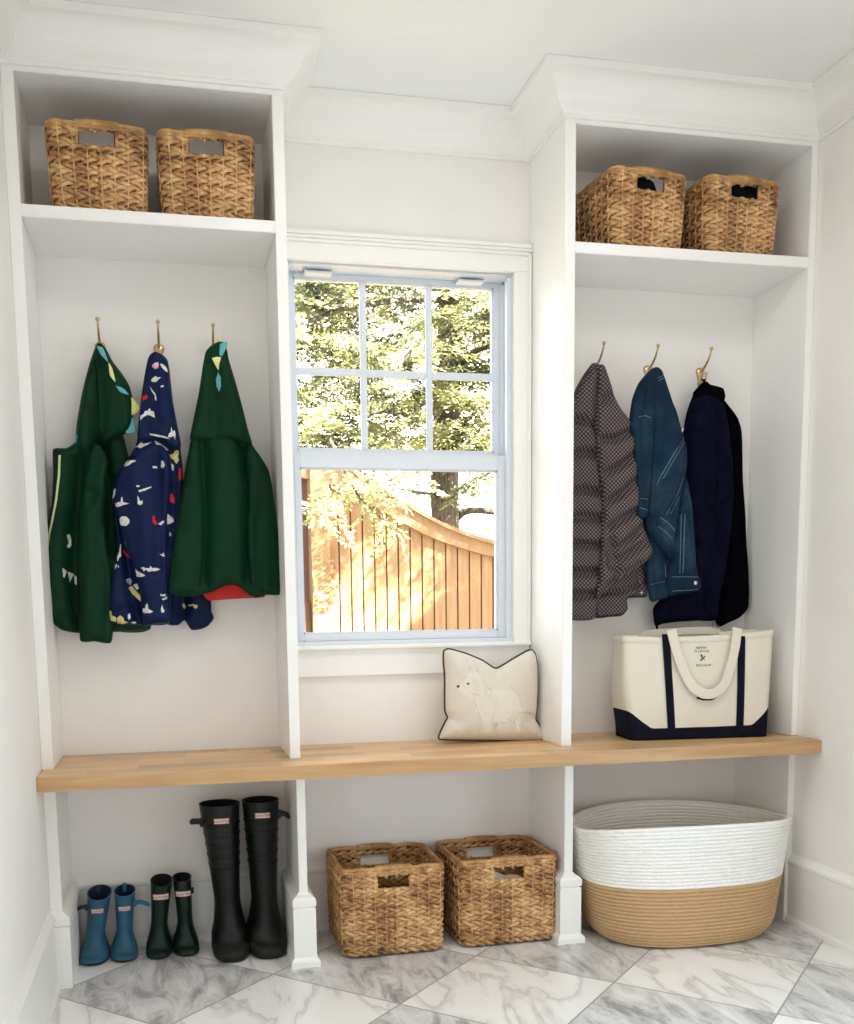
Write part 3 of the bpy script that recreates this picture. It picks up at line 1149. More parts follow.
# ------------------------------------------------------------------ boots
def boot(label, grp, cx, toe_x, y_heel, y_toe, h, w_top, w_ank, w_foot, ymid, dtop, mats, strap, tab, rings=0, mirror=1, ext=.02, tilt=0.0, ins=None, top_slope=0., lab_w=.034, lab_z=.94):
    """a rubber boot standing with its toe towards the room.  cx: shaft centre x, toe_x: toe centre x"""
    body, footm, sole = mats
    t = empty('rubber_boot', ((cx + toe_x) / 2, (y_heel + y_toe) / 2, 0), label, 'boot', grp)
    L = y_heel - y_toe
    hf = min(.42 * h, .62 * L + .02)      # height where the instep meets the shaft
    NS = 28

    def ring(z, shrink=0.0):
        k = z / h
        # shaft section
        ya = ymid - dtop / 2
        # front extent: toe dome curve then instep then shaft
        f = min(1, z / hf)
        toe = y_toe
        zc = .30 * hf
        if z < zc:
            fr = toe + .012 * (1 - math.sqrt(max(0, 1 - ((zc * .35 - z) / (zc * .35)) ** 2))) * (1 if z < zc * .35 else 0)
            fr += .18 * L * max(0, (z - .35 * zc) / (.65 * zc)) ** 2.0
        else:
            g = (z - zc) / (hf - zc)
            f0 = toe + .18 * L
            f1 = ymid - dtop * .44
            g = min(1, g)
            fr = f0 + (f1 - f0) * (1 - (1 - g) ** 1.9)
        if z > hf:
            u = (z - hf) / (h - hf)
            fr = (ymid - dtop * .44) + (ya - (ymid - dtop * .44)) * u
        bk = y_heel - .006 * math.sin(PI * min(1, k * 1.6)) if z < hf else y_heel - (.010 if z > 0 else 0) + (ymid + dtop / 2 - y_heel + .010) * ((z - hf) / (h - hf))
        # half width
        if z < hf:
            g = z / hf
            w = w_foot * (1 - .10 * max(0, (.1 - g) / .1)) if g < .35 else w_foot + (w_ank - w_foot) * (1 - (1 - (g - .35) / .65) ** 1.6)
        else:
            u = (z - hf) / (h - hf)
            w = w_ank + (w_top - w_ank) * u ** 1.15
        if rings and .58 < k < .93:
            q = ((k - .58) / .35 * rings) % 1
            e_ = .0020 * math.exp(-((q - .22) / .10) ** 2) - .0012 * math.exp(-((q - .45) / .08) ** 2)
            w += 2 * e_
            fr -= e_
            bk += e_
        # centre line sways from the toe to the shaft
        g = min(1, z / hf)
        g = g * g * (3 - 2 * g)
        xc = toe_x + (cx - toe_x) * max(0, min(1, (z - .18 * h) / (.82 * h)))
        w2 = w / 2 - shrink
        cyy = (fr + bk) / 2
        ry = (bk - fr) / 2 - shrink
        pts = []
        for q in range(NS):
            a = 2 * PI * q / NS
            c, s_ = math.cos(a), math.sin(a)
            e = 2.6 if z < hf * .5 else 2.15
            x = w2 * math.copysign(abs(c) ** (2 / e), c)
            y = ry * math.copysign(abs(s_) ** (2 / e), s_)
            # the heel is narrower than the ball of the foot
            if z < hf:
                x *= 1 - .16 * max(0, s_) * (1 - g)
            # feet turned slightly outwards at the toe
            xx = xc + x + (ext * mirror) * ((y_heel - (cyy + y)) / L - .7) * (1 - g)
            zz = z
            if k > .86:
                zz += top_slope * (k - .86) / .14 * (-s_)
            pts.append((xx, cyy + y, zz))
        return pts
    zf = hf * .27
    # sole
    mb = MB()
    Z = [0, .004, .009, .010]
    mb.rings([ring(z, -.0012) for z in Z], 0, True, True, True, True)
    mb.build('sole', sole, t)
    mb = MB()
    Z = [.010] + list(np.linspace(.013, zf, 8))
    mb.rings([ring(z, -.0008 if z < zf - .001 else -.0003) for z in Z] + [ring(zf, .001)], 0, True)
    mb.build('toe_rand', footm, t)
    mb = MB()
    Z = list(np.linspace(zf - .002, hf, 16)) + list(np.linspace(hf, h, 110 if rings else 46))[1:]
    mb.rings([ring(z) for z in Z], 0, True)
    mb.rings([ring(h, s_) for s_ in (0, -.0012, -.0006, .001, .0022)], 0, True)
    mb.build('shaft', body, t)
    mb = MB()
    mb.rings([ring(z, .0025) for z in list(np.linspace(h, hf * .8, 14))], 0, True, True, False, True)
    mb.build('lining', ins, t)
    # label on the front of the shaft
    zl = h * lab_z
    fr = min(p[1] for p in ring(zl))
    xm = sum(p[0] for p in ring(zl)) / NS
    hw, hh = lab_w / 2, lab_w * .19
    rad = w_top * .52
    mb = MB()

    def lab(m_, hw_, hh_, off):
        R = []
        for i in range(9):
            x = -hw_ + 2 * hw_ * i / 8
            y = fr - off + rad * (1 - math.sqrt(max(0, 1 - (x / rad) ** 2))) * .9
            tl = 0
            R.append([(xm + x, y, zl - hh_), (xm + x, y, zl + hh_), (xm + x, y + .003, zl + hh_), (xm + x, y + .003, zl - hh_)])
        mb.rings(R, m_, False, True, True, True)
    lab(1, hw, hh, .0012)
    lab(0, hw * .95, hh * .78, .0018)
    lb = mb.build('label', [M['label_white'], M['label_red']], t)
    tx = text('lettering', 'HUNTER', hh * 1.25, (xm, fr - .0028, zl - hh * .42), 0, M['ink'], None, 1.05)
    tx.parent = lb
    tx.matrix_parent_inverse = Matrix()
    if strap:
        zs = h * strap[0]
        rg = ring(zs)
        side = mirror
        xe = max(p[0] for p in rg) if side > 0 else min(p[0] for p in rg)
        ym = ymid - dtop * .12
        ln, th, dr = strap[1], strap[2], strap[3]
        mb = MB()
        R = []
        for i in range(13):
            u = i / 12
            x = xe + side * (-.006 + (ln + .006) * u)
            z = zs + dr * u * u + (.004 * math.sin(u * PI))
            w_ = th * (1 if u < .85 else math.sqrt(max(.05, 1 - ((u - .85) / .16) ** 2)))
            y = ym - .004 * math.sin(u * PI * .9)
            R.append([(x, y - .0018, z - w_ / 2), (x, y - .0018, z + w_ / 2), (x, y + .0018, z + w_ / 2), (x, y + .0018, z - w_ / 2)])
        mb.rings(R, 0, False, True, True, True)
        st = mb.build('strap', strap[4], t)
        mb = MB()
        mb.box(xe + side * .002 - .004, xe + side * .002 + .004, ym - .005, ym + .004, zs - th * .75, zs + th * .75, bev=.0012)
        mb.build('buckle', strap[4], st)
    if tab:
        mb = MB()
        rg = ring(h)
        yb = max(p[1] for p in rg) - .004
        R = []
        for i in range(9):
            a = PI * i / 8
            R.append([(xm + dx, yb + .004 - .004 * math.cos(a) * 1.0, h - .014 + tab * math.sin(a) + .0) for dx in (-.005, .005)] + [(xm + dx, yb + .004 - .0065 * math.cos(a), h - .014 + (tab + .002) * math.sin(a)) for dx in (.005, -.005)])
        mb.rings(R, 0, False, True, True, True)
        mb.build('pull_tab', strap[4], t)
    return t


BL = (M['rubber_black'], M['rubber_foot'], M['rubber_foot'])
boot('tall black adult boot with muddy toe, left one, its strap sticking out left', 'tall black boots', .4505, .4675, .005, -.207, .434, .114, .074, .104, -.092, .118, BL,
     (.885, .034, .017, .003, M['rubber_black']), 0, 5, -1, ext=-.004, ins=M['boot_inside'], lab_w=.042, lab_z=.905)
boot('tall black adult boot standing against the window-side bench support', 'tall black boots', .566, .5705, .005, -.205, .438, .104, .074, .112, -.095, .118, BL,
     (.905, .032, .017, -.012, M['rubber_black']), 0, 5, 1, ext=.012, ins=M['boot_inside'], lab_w=.042, lab_z=.92)
GR = (M['rubber_green'], M['rubber_green'], M['rubber_green'])
boot('short dark green child boot next to the blue boots', 'dark green child boots', .2815, .2655, .002, -.126, .213, .060, .046, .072, -.056, .07, GR,
     None, 0, 0, -1, ext=.010, ins=M['boot_inside'], lab_w=.044, lab_z=.81, top_slope=-.010)
boot('short dark green child boot next to the tall black boots', 'dark green child boots', .339, .344, .002, -.121, .218, .052, .043, .072, -.056, .07, GR,
     (.82, .006, .012, .0, M['rubber_green']), 0, 0, 1, ext=.012, ins=M['boot_inside'], lab_w=.042, lab_z=.81, top_slope=-.005)
BU = (M['rubber_blue'], M['rubber_blue'], M['rubber_blue_dark'])
boot('blue child boot nearest the left wall, dark strap pointing left', 'blue child boots', .110, .088, .0, -.131, .190, .066, .050, .078, -.056, .078, BU,
     (.80, .030, .012, -.004, M['rubber_blue_dark']), .024, 0, -1, ext=.012, ins=M['boot_inside_blue'], lab_w=.033, lab_z=.77, top_slope=-.012)
boot('blue child boot with blue strap pointing toward the green boots', 'blue child boots', .179, .171, .0, -.126, .191, .058, .045, .074, -.056, .074, BU,
     (.81, .043, .013, -.010, M['rubber_blue']), .024, 0, 1, ext=.006, ins=M['boot_inside_blue'], lab_w=.033, lab_z=.77, top_slope=-.008)

# ------------------------------------------------------------------ canvas tote
tb = empty('tote_bag', (1.86, -.15, BT1), 'cream canvas tote with navy base and stripes standing on the bench', 'bag')
yaw_t = -.09


def tote_pt(u, k, depth_in=0.0):
    """u 0..1 around (front centre -> right -> back -> left), k 0..1 height"""
    wb, db, wt, dt_ = .430, .160, .468, .105
    a = (wb + (wt - wb) * k) / 2 - depth_in
    q = (db + (dt_ - db) * k) / 2 - depth_in
    (x, y), nn = rrect(a, q, max(.018 + .012 * (1 - k), .005), u)
    bulge = .012 * math.sin(PI * k) * (1 - (x / a) ** 2)
    y += -bulge if y < 0 else bulge
    # soft creases in the body
    y -= .003 * noise.noise(Vector((x * 14, k * 4, 0))) if y < 0 else 0
    z = .312 * k - (.010 * (1 - (x / a) ** 2) * k * (1 if y < 0 else .6)) + .006 * k * (x / a)
    # the left side sags outwards a little near the bottom
    x += -.010 * math.sin(PI * k) ** 2 * (1 if x < -a * .8 else 0)
    c, s_ = math.cos(yaw_t), math.sin(yaw_t)
    return (1.867 + c * x - s_ * y, -.166 + s_ * x + c * y, BT1 + z + .001)


NU = 120


def navy_h(u):
    (x, y), nn = rrect(.2, .07, .02, u)
    e = max(0, abs(x) / .2 - .72) / .28
    return .115 + .17 * min(1, e) ** 1.1


mb = MB()
R = []
for f in np.linspace(0, 1, 6):
    R.append([tote_pt(i / NU, navy_h(i / NU) * f) for i in range(NU)])
mb.rings(R, 0, True, True, True, False)
mb.build('base', M['navy_canvas'], tb)
mb = MB()
R = []
for f in np.linspace(0, 1, 16):
    R.append([tote_pt(i / NU, navy_h(i / NU) + (1 - navy_h(i / NU)) * f) for i in range(NU)])
# hem and inside
Rin = [[tote_pt(i / NU, 1 - .0 - .9 * f, .003) for i in range(NU)] for f in np.linspace(0, 1, 8)]
mb.rings(R + Rin, 0, True, True, False, True)
mb.build('body', M['canvas'], tb)
mb = MB()
R = []
for k in (.935, .94, .995, 1.0):
    R.append([tote_pt(i / NU, k, -.0018 if .936 < k < .999 else .0) for i in range(NU)])
mb.rings(R, 0, True)
mb.build('hem', M['canvas'], tb)


def front_at(px, py, off=.0):
    """point of the tote's front sheet seen at a photo pixel"""
    best = None
    x, z = at(px, py, -.2)
    for _ in range(5):
        k = max(0, min(1, (z - BT1) / .312))
        a = (.430 + .038 * k) / 2
        xl = (x - 1.867) / math.cos(yaw_t)
        per = 2 * (2 * (a - .02)) + 2 * (2 * ((.16 - .055 * k) / 2 - .02)) + 2 * PI * .02
        p = tote_pt((xl / per) % 1, k)
        x, z = at(px, py, p[1] - off)
    return (x, p[1] - off, z)


def ribbon(name, pts, w, mat, th=.003, nrm=(0, -1, 0)):
    """flat webbing along pts; width lies across the path, thickness along nrm"""
    mb = MB()
    P = [Vector(p) for p in pts]
    R = []
    n0 = Vector(nrm)
    for i, p in enumerate(P):
        t_ = (P[min(i + 1, len(P) - 1)] - P[max(i - 1, 0)]).normalized()
        s_ = t_.cross(n0).normalized()
        q = n0
        R.append([p + s_ * w / 2, p + s_ * w / 2 + q * th, p - s_ * w / 2 + q * th, p - s_ * w / 2])
    mb.rings(R, 0, False, True, True, True)
    return mb.build(name, mat, tb)


for (xa, ya, xb, yb, xc, yc) in ((665.5, 634, 669.5, 690, 671.5, 731), (741.5, 636, 741, 690, 739.5, 730)):
    pts = [front_at(*(np.array((xa, ya)) * (1 - t_) ** 2 + 2 * np.array((xb, yb)) * t_ * (1 - t_) + np.array((xc, yc)) * t_ ** 2), off=.0015) for t_ in np.linspace(0, 1, 16)]
    ribbon('navy_stripe', pts, .0235, M['navy_canvas'], .002)['label'] = 'navy webbing stripe'
hp = [(671, 630), (676, 650), (683, 670), (692, 686), (703, 693.5), (714, 693), (724, 684), (731, 664), (735, 645), (737, 628)]
pts = catmull([front_at(u, v, off=.006 + .010 * math.sin(PI * i / (len(hp) - 1))) for i, (u, v) in enumerate(hp)], False, .006)
ribbon('handle', pts, .029, M['canvas'], .0035, (0, -1, 0))
pts2 = catmull([(p[0], p[1] + .001, p[2] - .0165) for p in [front_at(u, v, off=.006 + .010) for u, v in ((697, 692), (703, 693.8), (712, 693.5), (719, 689), (724, 683))]], False, .006)
ribbon('handle_edge', pts2, .006, M['navy_canvas'], .003)['label'] = 'navy underside of the handle'
# the other handle, fallen behind the rear rim
hb = [tote_pt(.5 + .13, .94), tote_pt(.5 + .12, 1.0), tote_pt(.5 + .08, 1.022), tote_pt(.5 - .05, 1.026), tote_pt(.5 - .09, 1.0), tote_pt(.5 - .10, .94)]
ribbon('handle', catmull(hb, False, .008), .022, M['canvas'], .0035)
# printed lettering and emblem
for s_, (px, py), sz, sp in (('HENRI', (701.3, 648.6), .0082, 1.6), ('SILOVIA', (701.6, 652.1), .0082, 1.65), ('DESIGN', (703.6, 666.1), .0088, 1.65)):
    p = front_at(px, py, off=.0012)
    text('lettering', s_, sz, p, yaw_t, M['ink'], tb, sp)
mb = MB()
c0 = front_at(702.6, 658.0, off=.0010)
U = .0165 / 10


def stroke(a, c, w):
    A, B = np.array(a, float) * U, np.array(c, float) * U
    d = (B - A) / np.linalg.norm(B - A)
    q = np.array((-d[1], d[0])) * w * U / 2
    V = [(c0[0] + p[0], c0[1] - y, c0[2] + p[1]) for y in (0, .0006) for p in (A + q, A - q, B - q * .5, B + q * .5)]
    mb.add(V, [(4, 5, 6, 7), (0, 1, 5, 4), (1, 2, 6, 5), (2, 3, 7, 6), (3, 0, 4, 7)])


for a, c, w in (((-4.6, -4.2), (5, 3.2), 1.7), ((-3, 4), (5, -4.6), 1.3), ((-1.8, 5.8), (.2, .3), 1.2), ((-4.2, 4.6), (-1.5, 2.4), 1.4), ((-2.6, 6.4), (-1.2, 4.2), 2.4), ((-.4, -1), (0, -4.8), .8), ((2.8, 2.4), (4.6, 3.6), 1.8), ((-4.4, -4.6), (-2.6, -3.0), 2.2)):
    stroke(a, c, w)
mb.build('emblem', M['ink'], tb)

# ------------------------------------------------------------------ cushion
cu = empty('cushion', (1.26, -.09, BT1 + .001), 'square cream cushion with dark piping and white dog print, on the bench', 'cushion')
YC = -.095
cc = crop(430, 640, 6.569, YC)
outl = cc([(98, 82), (130, 68), (250, 100), (360, 145), (448, 195), (560, 135), (650, 85), (690, 74), (712, 100), (728, 180), (730, 330), (722, 460), (716, 525), (742, 570), (770, 620), (785, 664), (700, 668), (400, 664), (200, 662), (66, 656), (75, 610), (110, 540), (122, 518), (105, 470), (103, 360), (103, 240), (95, 150)])
dog = [(cc([(195, 285), (230, 235), (262, 205), (300, 215), (318, 250), (340, 300), (400, 330), (520, 330), (575, 380), (600, 470), (590, 600), (560, 605), (548, 540), (500, 530), (400, 545), (395, 610), (340, 612), (330, 540), (290, 470), (255, 380), (215, 360), (175, 335)]), 1)]
ln = []
for a, c in (((240, 205), (250, 175)), ((250, 175), (262, 205)), ((290, 215), (300, 190)), ((300, 190), (312, 235)), ((270, 390), (300, 460)), ((300, 470), (330, 545)), ((345, 310), (360, 350)), ((385, 545), (500, 540)), ((400, 500), (400, 560)), ((545, 530), (560, 560)), ((500, 520), (545, 545)), ((560, 470), (690, 490)), ((200, 262), (228, 240)), ((258, 350), (300, 365)), ((520, 300), (580, 370)), ((575, 385), (600, 440))):
    p0, p1 = cc([a, c])
    ln.append((band(p0, p1, .0022), 2))
for x, y, r in ((172, 308, 9), (236, 289, 8)):
    ln.append((cc([(x + r * math.cos(q), y + r * math.sin(q)) for q in np.linspace(0, 2 * PI, 9)[:-1]]), 3))
V = cc([(448, 195), (470, 230), (440, 265), (400, 285)])
cushion = cloth('cover', outl, YC, .052, .12, cu, [M['linen'], M['linen_fur'], M['linen_line'], M['ink']], motifs=dog + ln,
                folds=[(V, -.012, .012), (cc([(480, 210), (460, 260), (410, 290)]), .008, .009), (cc([(716, 525), (640, 520), (540, 545)]), -.005, .012), (cc([(122, 518), (180, 540)]), -.005, .012), (cc([(420, 360), (330, 340), (300, 260)]), .003, .02)], back=.04, h=.007, nz=.004)
o2 = catmull(outl, True, .006)
mb = MB()
mb.tube([(p[0], YC, p[1]) for p in o2], .0036, 8, 0, True)
mb.build('piping', M['piping'], cu)
cu.location = (1.2515, -.094, BT1 + .005)
cu.scale = (.968, 1, 1)

# ------------------------------------------------------------------ clothes on the left hooks
def coat(name, x, z, label, cat):
    return empty(name, (x, 0, z), label, cat)


Z4 = 790 / 270
# green dinosaur raincoat, side on
g1 = coat('raincoat', .182, 1.66, 'dark green hooded child raincoat with zip and felt spikes, nearest left wall', 'raincoat')
c_ = crop(30, 310, Z4, -.052)
GM = [M['green'], M['zip_yellow'], M['print_white'], M['spike_blue'], M['green_dark']]
zipp = [(92, 432), (90, 490), (82, 560), (70, 620), (60, 660), (54, 712)]
zi = []
cz = c_(zipp)
W = .0062
up_ = [(p[0] - W / 2, p[1]) for p in cz]
dn_ = [(p[0] + W / 2, p[1]) for p in cz]
zi.append((up_ + dn_[::-1], 1))
zi.append((c_([(110, 660), (118, 658), (122, 672), (122, 690), (117, 698), (110, 694), (115, 682), (113, 672)]), 2))
zi.append((c_([(99, 756), (110, 765), (104, 785), (101, 782)]), 2))
zi.append((c_([(112, 766), (128, 772), (118, 798)]), 2))
zi.append((c_([(129, 774), (137, 782), (137, 806), (131, 800)]), 2))
zi.append((c_([(133, 372), (141, 368), (142, 380), (138, 396), (132, 394)]), 3))
cloth('body', c_([(68, 409), (108, 405), (130, 388), (137, 330), (152, 245), (172, 165), (192, 108), (206, 104), (222, 200), (262, 330), (282, 400), (292, 450), (290, 600), (300, 760), (345, 900), (352, 934), (300, 941), (240, 942), (200, 945), (140, 945), (92, 936), (50, 898), (42, 850), (44, 740), (52, 640), (64, 560), (68, 480)]),
      -.052, .045, .035, g1, GM, motifs=zi,
      folds=[(c_([(150, 430), (138, 600), (132, 760), (145, 930)]), -.022, .018), (c_([(100, 430), (85, 600), (70, 800)]), .010, .03), (c_([(205, 400), (235, 520), (240, 700)]), -.025, .022), (c_([(115, 600), (110, 720), (125, 880)]), -.008, .012), (c_([(172, 200), (160, 330), (160, 420)]), .012, .02)], h=.007, seed=1)
c_ = crop(30, 310, Z4, -.088)
cloth('sleeve', c_([(205, 395), (228, 440), (222, 520), (218, 600), (226, 700), (240, 800), (244, 880), (238, 972), (190, 970), (147, 967), (146, 860), (144, 720), (148, 600), (158, 520), (172, 440), (185, 395)]), -.088, .030, .032, g1, GM,
      folds=[(c_([(200, 420), (180, 520), (185, 560)]), -.007, .012), (c_([(160, 530), (190, 536), (215, 525)]), -.006, .008), (c_([(170, 600), (180, 760), (170, 940)]), .006, .014), (c_([(205, 640), (215, 780), (210, 940)]), -.007, .012)], h=.007, seed=2)
c_ = crop(30, 310, Z4, -.092)
cloth('hood', c_([(192, 104), (206, 96), (222, 112), (242, 150), (272, 190), (292, 225), (302, 270), (300, 330), (290, 355), (255, 374), (215, 388), (204, 340), (200, 240), (194, 150)]), -.092, .036, .04, g1, GM,
      folds=[(c_([(200, 120), (208, 220), (212, 370)]), -.016, .012), (c_([(215, 388), (250, 350), (290, 330)]), .006, .02), (c_([(230, 150), (262, 240), (280, 310)]), .005, .02)], h=.007, seed=3)
c_ = crop(30, 310, Z4, -.128)
for pts, mk in (([(195, 106), (213, 110), (229, 152), (208, 132)], 'spike_blue'), ([(230, 154), (241, 172), (250, 210), (234, 192)], 'spike_yellow'), ([(251, 222), (274, 230), (289, 248), (264, 240)], 'spike_blue'), ([(292, 253), (324, 288), (296, 308)], 'spike_yellow'), ([(297, 313), (312, 356), (280, 360)], 'spike_blue')):
    yq = -.127 if pts[0][0] < 260 else -.105
    cq = crop(30, 310, Z4, yq)
    o = cloth('spike', cq(pts), yq, .005, .012, g1, M[mk], back=.004, h=.006, nz=0, step=.003)
    o['label'] = ('turquoise' if mk == 'spike_blue' else 'pale yellow') + ' felt spike'
c_ = crop(30, 310, Z4, -.024)
cloth('rear_panel', c_([(215, 380), (262, 372), (285, 420), (330, 520), (350, 700), (353, 930), (250, 940), (215, 900), (205, 600)]), -.024, .025, .03, g1, GM, folds=[(c_([(265, 400), (280, 600), (290, 900)]), -.01, .015)], h=.009, seed=4)

# navy print raincoat
n1 = coat('raincoat', .337, 1.66, 'navy child raincoat printed with sharks, ships and fish, on the middle left hook', 'raincoat')
NM = [M['navy_print'], M['print_white'], M['print_red'], M['print_yellow'], M['print_pink'], M['print_grey']]
A1 = [  # crop (105,340) scale 6.4
    (4, [(302, 160), (318, 146), (340, 142), (346, 160), (340, 180), (322, 186), (304, 172)]), (1, [(316, 152), (334, 152), (336, 166), (320, 168)]),
    (1, [(352, 152), (372, 156), (396, 178), (402, 204), (386, 200), (362, 174)]), (1, [(294, 258), (304, 242), (322, 232), (338, 242), (360, 244), (340, 258), (330, 270), (308, 268)]),
    (1, [(356, 298), (376, 294), (376, 304), (358, 308)]), (1, [(286, 292), (306, 322), (326, 350), (330, 388), (320, 386), (318, 356), (298, 324)]),
    (2, [(236, 352), (268, 346), (274, 366), (258, 378), (234, 386)]), (1, [(222, 480), (248, 470), (256, 450), (272, 448), (284, 430), (296, 450), (312, 454), (316, 476), (320, 496), (300, 484), (276, 474), (246, 490), (228, 510)]),
    (2, [(414, 362), (422, 366), (440, 402), (434, 412), (420, 390)]), (1, [(402, 622), (410, 598), (420, 590), (424, 556), (432, 584), (446, 578), (452, 606), (448, 636), (440, 612), (424, 620)]),
    (1, [(284, 596), (330, 604), (380, 618), (416, 632), (390, 630), (330, 616), (288, 606)]), (1, [(316, 650), (352, 670), (388, 694), (406, 712), (372, 716), (340, 700)]),
    (1, [(190, 688), (214, 680), (230, 656), (246, 672), (272, 668), (300, 660), (268, 682), (252, 694), (256, 720), (236, 752), (240, 722), (228, 700), (210, 690)]),
    (1, [(122, 808), (136, 782), (160, 768), (192, 770), (198, 778), (172, 788), (150, 804)]), (1, [(304, 804), (334, 806), (334, 818), (306, 818)]),
    (3, [(416, 740), (440, 730), (452, 702), (466, 704), (474, 728), (466, 752), (474, 772), (456, 796), (440, 770), (420, 760)]), (1, [(360, 772), (372, 774), (384, 802), (372, 822), (358, 812)]), (1, [(394, 786), (420, 790), (440, 806), (438, 840), (416, 826), (394, 824)]),
    (2, [(474, 822), (486, 826), (494, 880), (482, 908), (468, 884)]), (1, [(200, 932), (226, 934), (216, 944), (202, 942)]), (1, [(214, 966), (250, 952), (298, 936), (296, 944), (256, 964), (220, 976)]),
    (2, [(358, 952), (380, 972), (430, 984), (446, 1020), (446, 1050), (424, 1040), (396, 1010), (370, 980)])]
A2 = [  # crop (105,480) scale 6.4
    (1, [(58, 60), (70, 58), (66, 96), (52, 124), (48, 112)]), (1, [(64, 148), (84, 140), (100, 142), (104, 112), (112, 110), (116, 142), (156, 152), (120, 160), (96, 168), (70, 172)]), (1, [(208, 104), (218, 118), (226, 140), (240, 130), (242, 154), (226, 164), (210, 156)]),
    (1, [(92, 246), (106, 232), (136, 234), (156, 254), (156, 276), (136, 294), (104, 290), (94, 272)]), (2, [(304, 232), (318, 226), (320, 250), (340, 278), (320, 288), (304, 268)]), (1, [(340, 280), (372, 258), (380, 266), (360, 288)]),
    (1, [(390, 228), (404, 222), (438, 250), (440, 268), (420, 280), (400, 288), (396, 258)]), (1, [(126, 360), (148, 346), (194, 350), (168, 362), (146, 374), (140, 412), (130, 412), (124, 388)]), (1, [(412, 336), (420, 336), (424, 360), (412, 360)]),
    (2, [(114, 450), (124, 452), (158, 492), (156, 500), (138, 490)]), (1, [(348, 470), (364, 476), (376, 462), (382, 490), (364, 486)]), (1, [(228, 564), (244, 558), (262, 566), (284, 566), (292, 550), (302, 564), (330, 562), (356, 570), (330, 582), (300, 584), (280, 588), (262, 576), (246, 586), (244, 574)]),
    (1, [(194, 568), (208, 584), (240, 600), (260, 614), (230, 622), (202, 618)]), (5, [(134, 636), (160, 626), (172, 650), (160, 674), (140, 656)]), (3, [(150, 690), (170, 676), (196, 706), (226, 740), (230, 778), (206, 758), (170, 724)]), (1, [(180, 670), (206, 664), (218, 694), (206, 704), (188, 684)]),
    (3, [(28, 836), (44, 840), (46, 866), (74, 880), (74, 908), (44, 902), (30, 890)]), (3, [(78, 884), (100, 866), (120, 880), (124, 900), (150, 912), (118, 924), (80, 916)]), (1, [(148, 862), (160, 852), (166, 880), (156, 896), (148, 886)]), (1, [(166, 910), (190, 906), (204, 912), (186, 924)]),
    (1, [(240, 822), (256, 822), (262, 796), (272, 790), (278, 826), (310, 842), (290, 852), (250, 852), (242, 842)]), (1, [(358, 830), (366, 796), (372, 824), (382, 836), (374, 850), (360, 846)]), (1, [(352, 726), (364, 734), (390, 728), (386, 744), (356, 742)]), (1, [(362, 762), (400, 744), (396, 762), (372, 770)]),
    (1, [(80, 486), (92, 460), (98, 412), (104, 412), (102, 456), (104, 490), (92, 500), (84, 520), (78, 520)]), (1, [(64, 548), (76, 536), (78, 552), (66, 572)]), (1, [(84, 548), (90, 550), (90, 562), (84, 562)]),
    (3, [(496, 792), (508, 790), (518, 812), (508, 826), (498, 808)]), (3, [(530, 800), (560, 794), (592, 800), (592, 816), (578, 824), (560, 806), (536, 808)])]


def motifs_at(Y):
    r = []
    f1, f2 = crop(105, 340, 6.4, Y), crop(105, 480, 6.4, Y)
    for k, p in A1:
        r.append((f1(p), k))
    for k, p in A2:
        r.append((f2(p), k))
    return r


c_ = crop(30, 310, Z4, -.090)
cloth('body', c_([(348, 135), (366, 124), (398, 140), (408, 175), (420, 280), (436, 370), (447, 470), (450, 600), (440, 700), (420, 800), (410, 915), (330, 921), (290, 920), (236, 915), (230, 862), (240, 780), (256, 690), (246, 600), (241, 545), (256, 478), (290, 430), (312, 388), (326, 250), (338, 180)]),
      -.090, .040, .035, n1, NM, motifs=motifs_at(-.1), folds=[(c_([(262, 620), (285, 720), (300, 840), (318, 910)]), -.02, .014), (c_([(425, 420), (420, 560), (410, 700)]), -.01, .012), (c_([(250, 860), (300, 850)]), .006, .016)], h=.007, seed=6)
c_ = crop(30, 310, Z4, -.118)
cloth('sleeve', c_([(300, 425), (335, 398), (385, 396), (410, 430), (416, 500), (402, 600), (400, 700), (403, 800), (407, 914), (370, 918), (330, 923), (324, 830), (300, 750), (272, 660), (255, 600), (248, 545), (262, 480)]), -.118, .032, .035, n1, NM, motifs=motifs_at(-.14),
      folds=[(c_([(372, 420), (382, 560), (380, 760)]), -.010, .014), (c_([(300, 480), (330, 620), (350, 860)]), .008, .02), (c_([(395, 430), (398, 640), (396, 860)]), .006, .010)], h=.007, seed=7)
c_ = crop(30, 310, Z4, -.120)
cloth('hood', c_([(346, 140), (364, 123), (384, 130), (402, 146), (409, 180), (410, 220), (424, 300), (438, 370), (442, 400), (425, 412), (385, 385), (345, 382), (318, 388), (314, 360), (326, 250), (336, 185)]), -.120, .034, .03, n1, NM, motifs=motifs_at(-.145),
      folds=[(c_([(350, 300), (380, 340), (420, 380)]), -.006, .010), (c_([(350, 180), (345, 280), (340, 370)]), -.006, .012), (c_([(385, 200), (390, 300), (395, 370)]), .008, .014)], h=.007, seed=8)
c_ = crop(30, 310, Z4, -.035)
cloth('rear_sleeve', c_([(398, 780), (470, 770), (524, 790), (530, 850), (531, 882), (538, 902), (520, 925), (500, 934), (472, 936), (452, 908), (434, 922), (402, 918)]), -.035, .022, .022, n1, NM, motifs=motifs_at(-.055),
      folds=[(c_([(450, 800), (445, 905)]), -.012, .012), (c_([(490, 800), (480, 910)]), .006, .014)], h=.007, seed=9)

